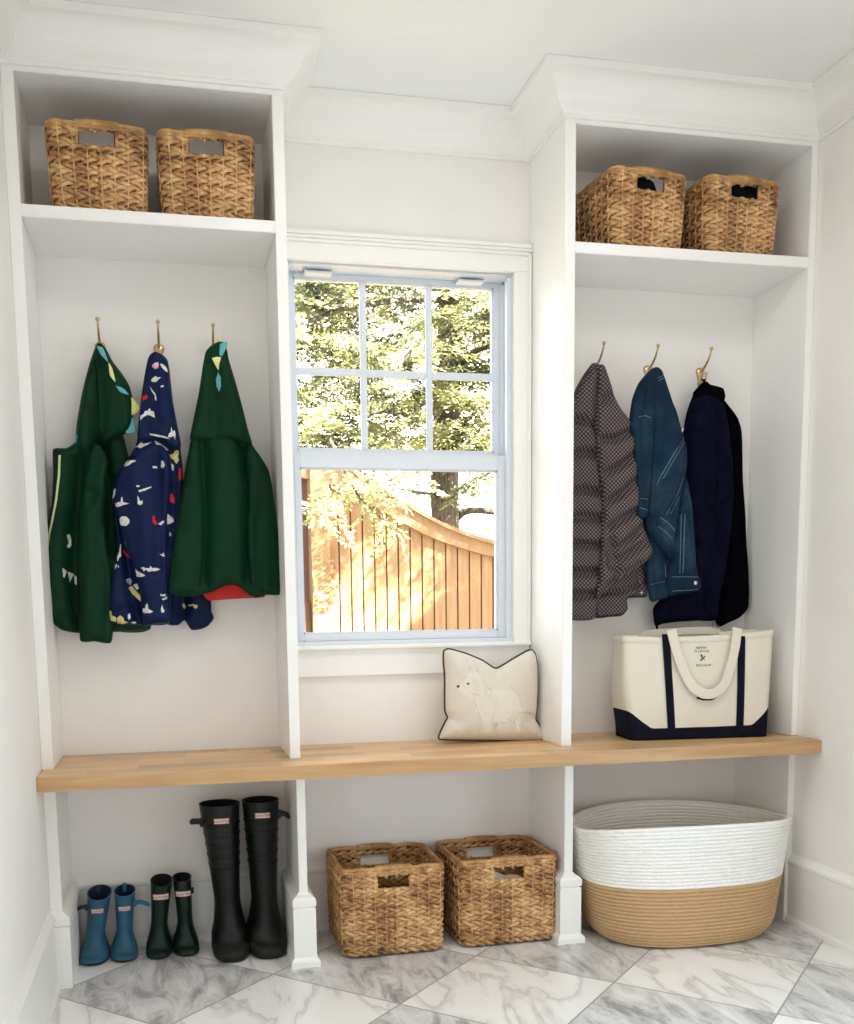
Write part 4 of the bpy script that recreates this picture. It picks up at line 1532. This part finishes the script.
# second green raincoat, seen from behind
g2 = coat('raincoat', .482, 1.66, 'dark green hooded child raincoat hanging back outward, nearest the window', 'raincoat')
GM2 = [M['green'], M['spike_yellow'], M['spike_blue']]
c_ = crop(30, 310, Z4, -.110)
cloth('body', c_([(476, 372), (560, 366), (640, 385), (672, 430), (700, 500), (712, 600), (700, 700), (690, 830), (650, 840), (610, 808), (575, 806), (530, 826), (470, 838), (408, 826), (412, 740), (428, 640), (448, 520), (460, 440)]),
      -.110, .048, .045, g2, GM2, folds=[(c_([(506, 395), (512, 560), (508, 800)]), -.020, .016), (c_([(622, 395), (640, 520), (636, 800)]), -.022, .016), (c_([(565, 400), (570, 600), (575, 790)]), .010, .045)], h=.007, seed=11)
c_ = crop(30, 310, Z4, -.122)
cloth('sleeve', c_([(474, 385), (492, 392), (502, 450), (508, 560), (510, 680), (500, 790), (480, 836), (436, 837), (405, 826), (412, 740), (425, 650), (444, 530), (458, 440)]), -.122, .026, .03, g2, GM2, folds=[(c_([(480, 440), (470, 600), (450, 800)]), .006, .016), (c_([(430, 700), (420, 820)]), -.005, .01)], h=.007, seed=12)
cloth('sleeve', c_([(632, 392), (655, 402), (698, 468), (712, 540), (722, 620), (732, 720), (739, 822), (728, 834), (690, 834), (656, 841), (640, 760), (634, 640), (640, 540), (628, 450)]), -.122, .026, .03, g2, GM2, folds=[(c_([(650, 420), (680, 560), (690, 800)]), .007, .018), (c_([(660, 500), (665, 640), (668, 830)]), -.006, .012), (c_([(650, 520), (690, 545)]), -.004, .01)], h=.007, seed=13)
c_ = crop(30, 310, Z4, -.128)
sp2 = [(c_([(531, 148), (545, 144), (558, 146), (552, 166), (550, 185), (541, 168)]), 1), (c_([(549, 190), (556, 206), (557, 230), (552, 246), (545, 230), (543, 208)]), 2)]
cloth('hood', c_([(514, 122), (530, 104), (552, 94), (572, 98), (582, 145), (600, 205), (622, 285), (638, 350), (650, 392), (630, 402), (590, 390), (545, 388), (500, 384), (468, 378), (478, 320), (494, 240), (506, 160)]), -.128, .040, .045, g2, GM2, motifs=sp2,
      folds=[(c_([(530, 170), (535, 260), (545, 370)]), -.010, .014), (c_([(575, 200), (600, 300), (610, 380)]), .008, .02), (c_([(520, 130), (548, 140), (575, 130)]), -.004, .008)], h=.007, seed=14)
for pts, mk, yq in (([(556, 100), (576, 92), (577, 104), (562, 136), (554, 130)], 'spike_blue', -.156), ([(548, 92), (556, 68), (562, 92), (556, 98)], 'spike_yellow', -.125)):
    cq = crop(30, 310, Z4, yq)
    o = cloth('spike', cq(pts), yq, .005, .012, g2, M[mk], back=.004, h=.006, nz=0, step=.003)
    o['label'] = ('turquoise' if mk == 'spike_blue' else 'pale yellow') + ' felt spike'
c_ = crop(30, 310, Z4, -.092)
o = cloth('lining', c_([(505, 790), (600, 780), (688, 810), (690, 832), (684, 841), (640, 843), (580, 846), (524, 850), (505, 830)]), -.092, .012, .02, g2, M['red_lining'], h=.008, nz=.001)
o['label'] = 'red lining below the hem'

# ------------------------------------------------------------------ clothes on the right hooks
Z6 = 2.38
PM = [M['puffer'], M['puffer_edge']]
p1 = coat('puffer_jacket', 1.616, 1.66, 'dark brown quilted puffer jacket with a small pale lattice pattern', 'jacket')
c_ = crop(550, 330, Z6, -.06)
cloth('back_panel', c_([(104, 560), (200, 540), (226, 580), (229, 634), (205, 637), (182, 640), (183, 664), (170, 680), (140, 683), (104, 682)]), -.06, .026, .03, p1, PM, folds=[(c_([(110, 628), (170, 622), (228, 600)]), -.014, .006), (c_([(205, 560), (207, 636)]), -.008, .006)], h=.007, seed=20, edge=(1, .006))
c_ = crop(550, 330, Z6, -.085)
q = [([(46, 300), (80, 292), (112, 300)]), ([(40, 385), (80, 382), (122, 390)]), ([(40, 448), (80, 446), (124, 452)]), ([(40, 512), (80, 512), (124, 515)]), ([(40, 575), (80, 578), (120, 574)]), ([(40, 632), (80, 632), (114, 625)]), ([(52, 215), (80, 220), (104, 235)])]
cloth('front_panel', c_([(100, 80), (112, 84), (116, 150), (108, 230), (112, 300), (122, 390), (126, 460), (126, 540), (120, 600), (112, 650), (102, 688), (70, 692), (46, 690), (30, 685), (30, 560), (30, 400), (38, 260), (46, 190), (60, 142), (80, 106)]), -.085, .036, .03, p1, PM,
      folds=[(c_(l), -.017, .0125) for l in q] + [(c_([(96, 110), (84, 180), (90, 240)]), .008, .014)], h=.0045, seed=21, edge=(1, .004))
c_ = crop(550, 330, Z6, -.110)
q = [[(108, 170), (150, 158), (170, 180)], [(112, 262), (150, 262), (200, 235)], [(118, 345), (160, 328), (206, 290)], [(122, 415), (165, 392), (212, 350)], [(124, 480), (165, 450), (216, 425)], [(124, 535), (170, 512), (222, 468)], [(135, 560), (175, 535), (232, 500)], [(112, 630), (150, 600), (210, 560)], [(140, 500), (145, 545), (160, 580)]]
cloth('sleeve', c_([(108, 86), (124, 84), (134, 108), (150, 155), (170, 195), (192, 225), (200, 262), (204, 320), (208, 380), (212, 430), (222, 475), (236, 512), (241, 530), (226, 552), (190, 578), (150, 600), (118, 632), (108, 640), (116, 560), (122, 480), (122, 400), (112, 320), (106, 230), (110, 150)]), -.110, .040, .035, p1, PM,
      folds=[(c_(l), -.018, .0125) for l in q], h=.0045, seed=22)
c_ = crop(550, 330, Z6, -.07)
cloth('cuff', c_([(182, 214), (196, 226), (206, 240), (205, 258), (196, 276), (186, 272), (184, 245)]), -.085, .018, .012, p1, M['puffer_edge'], h=.006, nz=.004, seed=3)
mb = MB()
px, pz = at(550 + 219 / Z6, 330 + 625 / Z6, -.088)
mb.ball((px, -.086, pz), .0038, sc3=(1, .5, 1))
mb.build('snap_button', M['metal'], p1)

d1 = coat('denim_jacket', 1.789, 1.66, 'faded blue denim jacket with pale seams, hanging between puffer and navy jacket', 'jacket')
DM = [M['denim'], M['stitch']]


def seams(c, lines, w=.0022):
    r = []
    for l in lines:
        for a, e in zip(l[:-1], l[1:]):
            p0, p1_ = c([a, e])
            r.append((band(p0, p1_, w), 1))
    return r


c_ = crop(550, 330, Z6, -.090)
cloth('back_panel', c_([(224, 440), (262, 500), (290, 548), (284, 600), (278, 636), (256, 643), (240, 646), (233, 618), (226, 565)]), -.090, .024, .022, d1, DM, motifs=seams(c_, [[(236, 606), (272, 598)], [(268, 560), (270, 590)]]), folds=[(c_([(245, 520), (252, 600)]), -.006, .012), (c_([(236, 610), (276, 600)]), -.004, .006)], h=.007, seed=31)
c_ = crop(550, 330, Z6, -.105)
cloth('sleeve', c_([(316, 330), (326, 370), (336, 430), (341, 500), (345, 565), (354, 596), (356, 612), (348, 622), (315, 628), (281, 632), (276, 590), (282, 545), (292, 470), (304, 400)]), -.105, .030, .025, d1, DM,
      motifs=seams(c_, [[(283, 588), (345, 588)], [(283, 622), (345, 618)], [(312, 440), (308, 580)], [(304, 440), (301, 580)]]), folds=[(c_([(282, 584), (348, 584)]), -.006, .005), (c_([(325, 420), (325, 560)]), .006, .012), (c_([(298, 470), (290, 560)]), -.006, .01)], h=.007, seed=32)
c_ = crop(550, 330, Z6, -.120)
cloth('front_panel', c_([(238, 96), (250, 89), (262, 98), (280, 150), (302, 220), (321, 284), (321, 330), (312, 370), (302, 430), (294, 480), (290, 525), (280, 548), (262, 520), (240, 492), (226, 462), (232, 360), (238, 250), (238, 160)]), -.120, .038, .03, d1, DM,
      motifs=seams(c_, [[(250, 118), (262, 112), (272, 118)], [(252, 124), (262, 118), (274, 124)], [(310, 258), (282, 296), (256, 350), (246, 372)], [(314, 264), (286, 302), (260, 356)], [(312, 350), (294, 392), (268, 440)], [(314, 358), (298, 398), (276, 440)], [(248, 470), (268, 482), (282, 500)], [(252, 448), (272, 462), (290, 482)]]),
      folds=[(c_([(248, 110), (256, 260), (246, 430)]), -.008, .014), (c_([(285, 200), (290, 300), (275, 420)]), .008, .02), (c_([(312, 350), (294, 392), (264, 440)]), -.005, .006), (c_([(246, 460), (285, 500)]), -.005, .008)], h=.006, seed=33)
c_ = crop(550, 330, Z6, -.128)
cloth('sleeve', c_([(226, 108), (240, 96), (246, 130), (244, 220), (242, 310), (234, 400), (230, 442), (218, 450), (206, 442), (208, 385), (202, 320), (196, 268), (189, 220), (196, 165), (210, 128)]), -.128, .026, .022, d1, DM,
      motifs=seams(c_, [[(203, 210), (222, 206), (234, 212)], [(210, 424), (226, 430)], [(210, 402), (228, 404)]]), folds=[(c_([(232, 120), (216, 220), (220, 420)]), -.007, .01), (c_([(206, 404), (230, 406)]), -.004, .006)], h=.006, seed=34)
mb = MB()
px, pz = at(550 + 346 / Z6, 330 + 602 / Z6, -.127)
mb.ball((px, -.128, pz), .0062, sc3=(1, .45, 1), seg=14)
mb.build('button', M['metal'], d1)['label'] = 'silver metal button'

j1 = coat('wool_jacket', 1.964, 1.66, 'very dark navy jacket with standing collar, hanging nearest the right panel', 'jacket')
JM = [M['navy_wool'], M['black_wool']]
c_ = crop(550, 330, Z6, -.035)
cloth('sleeve', c_([(405, 165), (425, 185), (443, 210), (452, 240), (455, 300), (456, 360), (461, 430), (464, 500), (468, 560), (470, 610), (468, 660), (450, 684), (420, 698), (402, 706), (394, 690), (402, 620), (416, 540), (424, 420), (420, 300)]), -.035, .030, .03, j1, [M['black_wool']],
      folds=[(c_([(445, 290), (448, 420), (455, 560)]), -.006, .012), (c_([(440, 600), (460, 605)]), -.005, .01)], h=.008, seed=41)
c_ = crop(550, 330, Z6, -.050)
cloth('body', c_([(362, 132), (382, 138), (404, 160), (418, 220), (428, 300), (432, 400), (424, 500), (412, 580), (400, 640), (392, 690), (350, 692), (300, 695), (264, 700), (250, 704), (246, 662), (270, 630), (300, 560), (312, 440), (315, 340), (314, 262), (326, 195), (342, 152)]), -.050, .042, .04, j1, JM,
      folds=[(c_([(350, 180), (342, 320), (345, 500), (335, 680)]), .010, .022), (c_([(390, 200), (398, 340), (390, 520)]), -.012, .016), (c_([(372, 430), (395, 420), (415, 400)]), -.006, .012), (c_([(330, 500), (360, 560), (365, 660)]), -.008, .014), (c_([(395, 440), (400, 480), (394, 540)]), -.01, .01)], h=.007, seed=42)
c_ = crop(550, 330, Z6, -.066)
cloth('collar', c_([(340, 152), (352, 136), (366, 122), (376, 130), (392, 134), (408, 140), (413, 160), (408, 176), (390, 168), (370, 160), (352, 166)]), -.066, .026, .016, j1, [M['black_wool']], h=.006, nz=.004, seed=43)
mb = MB()
px, pz = at(550 + 362 / Z6, 330 + 122 / Z6, -.045)
mb.tube([(1.964, -.034, 1.657), (1.961, -.036, 1.650), (px - .002, -.045, pz + .006), (px, -.060, pz - .004)], .0022, 6)
mb.build('hanger_loop', M['black_wool'], j1)
mb = MB()
px, pz = at(550 + 254 / Z6, 330 + 704 / Z6, -.055)
mb.box(px - .003, px + .003, -.060, -.054, pz - .012, pz + .006, bev=.001)
mb.build('zip_pull', M['black_wool'], j1)
mb = MB()
px, pz = at(550 + 318 / Z6, 330 + 240 / Z6, -.088)
mb.tube([(px - .008, -.075, pz - .012), (px, -.079, pz), (px + .004, -.079, pz + .010)], .0035, 8)
mb.build('metal_clasp', M['metal'], j1)

# ------------------------------------------------------------------ outside
FY = 2.3
b = MB()
b.box(-12, 14, .16, 14, -.75, -.62)
struct(b.build('ground', M['soil']))
fen = empty('fence', (1.6, FY, -.62), 'tall cedar board fence with a downward curving top rail outside the window', 'fence')
cf = lambda u, v: at(u, v, FY)
top_px = [(300, 455), (330, 462), (352, 474), (376, 489), (395, 501.3), (407.3, 509.2), (421.4, 517.1), (435.4, 525), (449.5, 531.2), (465.3, 537.3), (479.4, 541.7), (493, 545.2), (520, 550), (560, 555)]
low_px = [(300, 478), (330, 485), (352, 495), (376, 509), (395, 518.9), (411, 528.5), (423, 534.7), (435.4, 540), (447.7, 544.4), (458, 547.9), (470, 551.4), (481, 554.9), (493, 557), (520, 561), (560, 566)]
T_ = np.array([cf(*p) for p in top_px])
L_ = np.array([cf(*p) for p in low_px])


def interp(A, x):
    return float(np.interp(x, A[:, 0], A[:, 1]))


mb = MB()
xs0 = [cf(q, 560)[0] for q in np.arange(327.4 - 11.8 * 1, 560, 11.83)]
for a, c in zip(xs0[:-1], xs0[1:]):
    g = .0042
    za, zc = interp(T_, a) - .03, interp(T_, c) - .03
    V = [(a + g, FY, -.64), (c - g, FY, -.64), (c - g, FY, zc), (a + g, FY, za), (a + g, FY + .025, -.64), (c - g, FY + .025, -.64), (c - g, FY + .025, zc), (a + g, FY + .025, za)]
    mb.add(V, [(0, 1, 2, 3), (5, 4, 7, 6), (4, 0, 3, 7), (1, 5, 6, 2), (3, 2, 6, 7)], 0)
for a, c in zip(xs0[:-1], xs0[1:]):
    za, zc = interp(T_, a) - .04, interp(T_, c) - .04
    V = [(x, y, z) for y in (FY + .010, FY + .022) for x, z in ((a, -.64), (c, -.64), (c, zc), (a, za))]
    mb.add(V, [(0, 1, 2, 3), (5, 4, 7, 6), (4, 0, 3, 7), (1, 5, 6, 2), (3, 2, 6, 7)], 1)
mb.build('board_panel', [M['fence'], M['fence_dark']], fen)
mb = MB()
R = []
for x in np.linspace(T_[0, 0], T_[-1, 0], 60):
    zt, zl = interp(T_, x), interp(L_, x)
    R.append([(x, FY - .035, zl), (x, FY - .035, zt), (x, FY + .03, zt), (x, FY + .03, zl)])
mb.rings(R, 0, False, True, True, True)
R = []
for x in np.linspace(T_[0, 0], T_[-1, 0], 60):
    zt = interp(T_, x)
    R.append([(x, FY - .06, zt), (x, FY - .06, zt + .02), (x, FY + .055, zt + .02), (x, FY + .055, zt)])
mb.rings(R, 0, False, True, True, True)
mb.build('cap_rail', M['fence'], fen)
xa, xb = cf(310, 560)[0], cf(329, 560)[0]
mb = MB()
mb.box(xa, xb, FY - .05, FY + .05, -.64, cf(320, 460)[1], bev=.004)
mb.build('post', M['fence'], fen)
gt = empty('gate', (.3, FY, -.62), 'brown wooden gate left of the fence post outside', 'gate')
mb = MB()
xg = cf(302.5, 560)[0]
for k in range(9):
    x1 = xa - .004 - k * .14
    mb.box(x1 - .1385, x1, FY + .01, FY + .035, -.6, cf(310, 458)[1], bev=.003)
mb.build('board_panel', M['fence_dark'], gt)
mb = MB()
mb.box(xa - .045, xa - .004, FY - .02, FY + .009, -.6, 1.02, bev=.003)
mb.box(xa - 1.2, xa - .046, FY - .02, FY + .009, .95, 1.02, bev=.003)
mb.build('gate_frame', M['fence_dark'], gt)

# tree behind the fence
TY = 3.3
tr = empty('conifer_tree', (2.0, TY, -.62), 'tall conifer with rough bark rising behind the fence', 'tree')
mb = MB()
tp = [(447, 640, .15), (446, 560, .145), (445.5, 520, .14), (444.5, 480, .13), (446, 430, .125), (449, 370, .12), (450, 300, .11), (450, 200, .09), (450, 60, .05)]
pts, rad = [], []
for (u, v, r) in tp:
    x, z = at(u, v, TY)
    pts.append((x, TY, z))
    rad.append(r * .62)
P3 = catmull([(p[0], p[2]) for p in pts], False, .06)
rr = np.interp(np.linspace(0, 1, len(P3)), np.linspace(0, 1, len(rad)), rad)
R = []
for i, p in enumerate(P3):
    ring_ = []
    for q in range(28):
        a = 2 * PI * q / 28
        r = rr[i] * (1 + .10 * noise.noise(Vector((math.cos(a) * 3.5, math.sin(a) * 3.5, p[1] * 1.6))) + .06 * noise.noise(Vector((math.cos(a) * 9, math.sin(a) * 9, p[1] * 5))))
        ring_.append((p[0] + r * math.cos(a), TY + r * math.sin(a), p[1]))
    R.append(ring_)
mb.rings(R, 0, True, True, True, True)
mb.build('trunk', M['bark'], tr)


def branch(pts_px, r0, r1, parent, mat=M['bark'], name='branch'):
    mb = MB()
    P = catmull([(at(u, v, Y)[0], Y, at(u, v, Y)[1]) for u, v, Y in pts_px], False, .05)
    mb.tube(P, [r0 + (r1 - r0) * i / (len(P) - 1) for i in range(len(P))], 8)
    return mb.build(name, mat, parent)


branch([(455, 520, 3.3), (464, 512, 3.25), (478, 510, 3.2), (495, 512.5, 3.15), (530, 508, 3.1)], .026, .015, tr)
branch([(437, 500, 3.3), (430, 494, 3.2), (420, 492.5, 3.1), (395, 488, 3.0)], .012, .006, tr)
branch([(446, 430, 3.3), (425, 420, 3.0), (390, 412, 2.7), (340, 415, 2.4)], .022, .008, tr)
branch([(447, 380, 3.3), (475, 352, 3.1), (510, 340, 3.0)], .022, .010, tr)
branch([(450, 340, 3.3), (432, 345, 3.0), (415, 362, 2.8)], .018, .008, tr)
branch([(449, 300, 3.3), (400, 300, 3.0), (340, 310, 2.7), (290, 330, 2.5)], .022, .008, tr)


def spray(mb, base, dirv, length, rng, leaf=.034, droop=.35):
    """flat fan of needles: a stem with side twigs carrying small pointed leaflets"""
    d = Vector(dirv).normalized()
    side = d.cross(Vector((0, 0, 1)))
    if side.length < 1e-3:
        side = Vector((1, 0, 0))
    side.normalize()
    upv = side.cross(d)
    n = max(4, int(length / .028))
    p = Vector(base)
    for i in range(n):
        u = i / n
        p = p + (d + Vector((0, 0, -droop * u))) * (length / n)
        tl = length * .42 * (1 - u * .8)
        for sg in (-1, 1):
            m_ = max(2, int(tl / .024))
            q = p.copy()
            td = (side * sg * .85 + d * .55 + Vector((0, 0, rng.uniform(-.35, .1)))).normalized()
            for k in range(m_):
                q = q + td * (tl / m_) + Vector((0, 0, -.004 * k))
                for s2 in (-1, 1):
                    ld = (td * .7 + side.cross(td).normalized() * rng.uniform(-.5, .5) + d * s2 * .6 * sg).normalized()
                    w = ld.cross(Vector((rng.uniform(-.4, .4), rng.uniform(-1, -.3), rng.uniform(.3, 1)))).normalized() * leaf * .24
                    e = q + ld * leaf * rng.uniform(.7, 1.25)
                    o = len(mb.v)
                    mid = q + (e - q) * .5
                    mb.v += [tuple(q), tuple(mid + w), tuple(e), tuple(mid - w)]
                    mb.f.append([o, o + 1, o + 2, o + 3])
                    mb.mi.append(0)
                    mb.sm.append(False)


rng = random.Random(11)
mb = MB()
for k in range(520):
    u = rng.uniform(255, 560)
    v = rng.uniform(215, 456)
    Y = rng.uniform(2.45, 4.6)
    x, z = at(u, v, Y)
    a = rng.uniform(0, 2 * PI)
    spray(mb, (x, Y, z), (math.cos(a), math.sin(a) * .7 - .35, rng.uniform(-.35, .15)), rng.uniform(.22, .5), rng, .036)
for k in range(46):
    u = rng.uniform(400, 540)
    v = rng.uniform(462, 540)
    Y = rng.uniform(3.6, 5.0)
    x, z = at(u, v, Y)
    a = rng.uniform(0, 2 * PI)
    spray(mb, (x, Y, z), (math.cos(a), math.sin(a) * .6, rng.uniform(-.3, .3)), rng.uniform(.12, .3), rng, .03)
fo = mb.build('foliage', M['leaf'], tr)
# sprays hanging in front of the fence
ft = empty('hemlock_bough', at(345, 470, 1.9)[:1] + (1.9,) + at(345, 470, 1.9)[1:], 'leafy bough hanging in front of the fence top outside', 'branch')
branch([(330, 440, 2.0), (345, 470, 1.9), (358, 495, 1.85), (385, 522, 1.8)], .010, .004, ft, name='stem')
mb = MB()
for (u0, v0, u1, v1, cnt) in ((345, 466, 392, 528, 20), (345, 468, 318, 512, 11), (350, 470, 420, 478, 12), (340, 490, 306, 510, 6), (372, 470, 400, 505, 8)):
    for k in range(cnt):
        f = rng.random()
        Y = rng.uniform(1.75, 2.05)
        u, v = u0 + (u1 - u0) * f + rng.uniform(-8, 8), v0 + (v1 - v0) * f + rng.uniform(-8, 6)
        x, z = at(u, v, Y)
        spray(mb, (x, Y, z), (rng.uniform(-1, 1), rng.uniform(-.7, .1), rng.uniform(-.9, .05)), rng.uniform(.08, .17), rng, .026)
for k in range(170):
    # unseen sprays added between fence and sun, aimed to dapple the fence top
    f = rng.random()
    q = Vector((1.0 + 1.15 * f, FY, 1.60 - .24 * f + rng.uniform(-.26, .2))) + Vector((.62, -.50, .62)) * rng.uniform(2.0, 2.5)
    spray(mb, q, (rng.uniform(-1, 1), rng.uniform(-.7, .7), rng.uniform(-.6, .1)), rng.uniform(.10, .26), rng, .026)
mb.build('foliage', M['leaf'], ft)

# unseen prism shaped to cast the gable-like shadow on the fence
sh = [at(u, v, FY) for u, v in ((417, 619), (445, 591), (465, 591), (481, 578), (495, 563), (560, 505), (620, 505), (620, 645), (427, 645), (424, 622))]
mb = MB()
R = []
for y_ in (.30, .55):
    t_ = (FY - y_) / .50
    t0 = (FY - .55) / .50
    R.append([(x + .62 * t0, y_, z + .62 * t0) for x, z in sh])
mb.rings(R, 0, False, True, True, True)
struct(mb.build('shadow_prism', M['siding']))

# pale house far behind
hs = empty('neighbour_house', (3, 8, -.62), 'white sided house glimpsed through the branches behind the fence', 'house')
mb = MB()
mb.box(1.0, 12, 8.0, 8.4, -.62, 5.2)
for k in range(26):
    mb.box(1.0, 12, 7.985, 8.0, -.5 + k * .22, -.5 + k * .22 + .012, 0)
mb.build('wall', M['siding'], hs)
xh, zh = at(428, 480, 7.95)
mb = MB()
mb.box(xh - .10, xh + .10, 7.93, 8.0, zh - .25, zh + 1.4, bev=.01)
mb.build('shutter', M['siding_grey'], hs)

# ------------------------------------------------------------------ light
w = bpy.data.worlds.new('daylight')
sc.world = w
w.use_nodes = True
bg = w.node_tree.nodes['Background']
bg.inputs[0].default_value = (.86, .94, 1.0, 1)
bg.inputs[1].default_value = 5.6


def area(name, loc, rot, sx, sy, power, col):
    ld = bpy.data.lights.new(name, 'AREA')
    ld.shape = 'RECTANGLE'
    ld.size, ld.size_y = sx, sy
    ld.energy = power
    ld.color = col
    o = bpy.data.objects.new(name, ld)
    COL.objects.link(o)
    o.location = loc
    o.rotation_euler = rot
    return o


sun = bpy.data.lights.new('sun', 'SUN')
sun.energy = 84.0
sun.angle = .009
sun.color = (1.0, .93, .78)
so = bpy.data.objects.new('sun', sun)
COL.objects.link(so)
sd = Vector((-.62, .50, -.62))
so.rotation_euler = sd.to_track_quat('-Z', 'Y').to_euler()

# fill lamps added to brighten the closed room; the rear wall is solid
area('rear_fill', (1.08, YB + .02, .60), (PI / 2, 0, 0), 1.7, 1.0, 7.5, (.90, .96, 1.0))
po = area('window_portal', (1.017, .14, 1.4), (-PI / 2, 0, 0), .68, 1.06, 1, (1, 1, 1))
po.data.cycles.is_portal = True
area('ceiling_fill', (1.1, -1.25, ZC - .02), (0, 0, 0), 1.0, .6, 11.8, (1.0, .985, .96))  # added overhead fill that lifts floor and undersides, no real fixture
area('right_fill', (XR - .02, -1.7, .58), (PI / 2, 0, PI / 2), 1.2, .9, 10.0, (.68, .85, 1.0))  # added fill giving the left wall its bluish light, no window there
area('left_fill', (.02, -1.75, .60), (PI / 2, 0, -PI / 2), 1.2, .9, 8, (.88, .95, 1.0))  # added fill for the left-facing panels, this wall has no window

vs = sc.view_settings
vs.view_transform = 'Standard'
vs.look = 'None'
vs.exposure = -0.16
vs.gamma = 1.0
vs.use_curve_mapping = False
sc.cycles.max_bounces = 14
sc.cycles.diffuse_bounces = 12
sc.cycles.transparent_max_bounces = 12
sc.cycles.sample_clamp_indirect = 8
sc.cycles.use_denoising = True
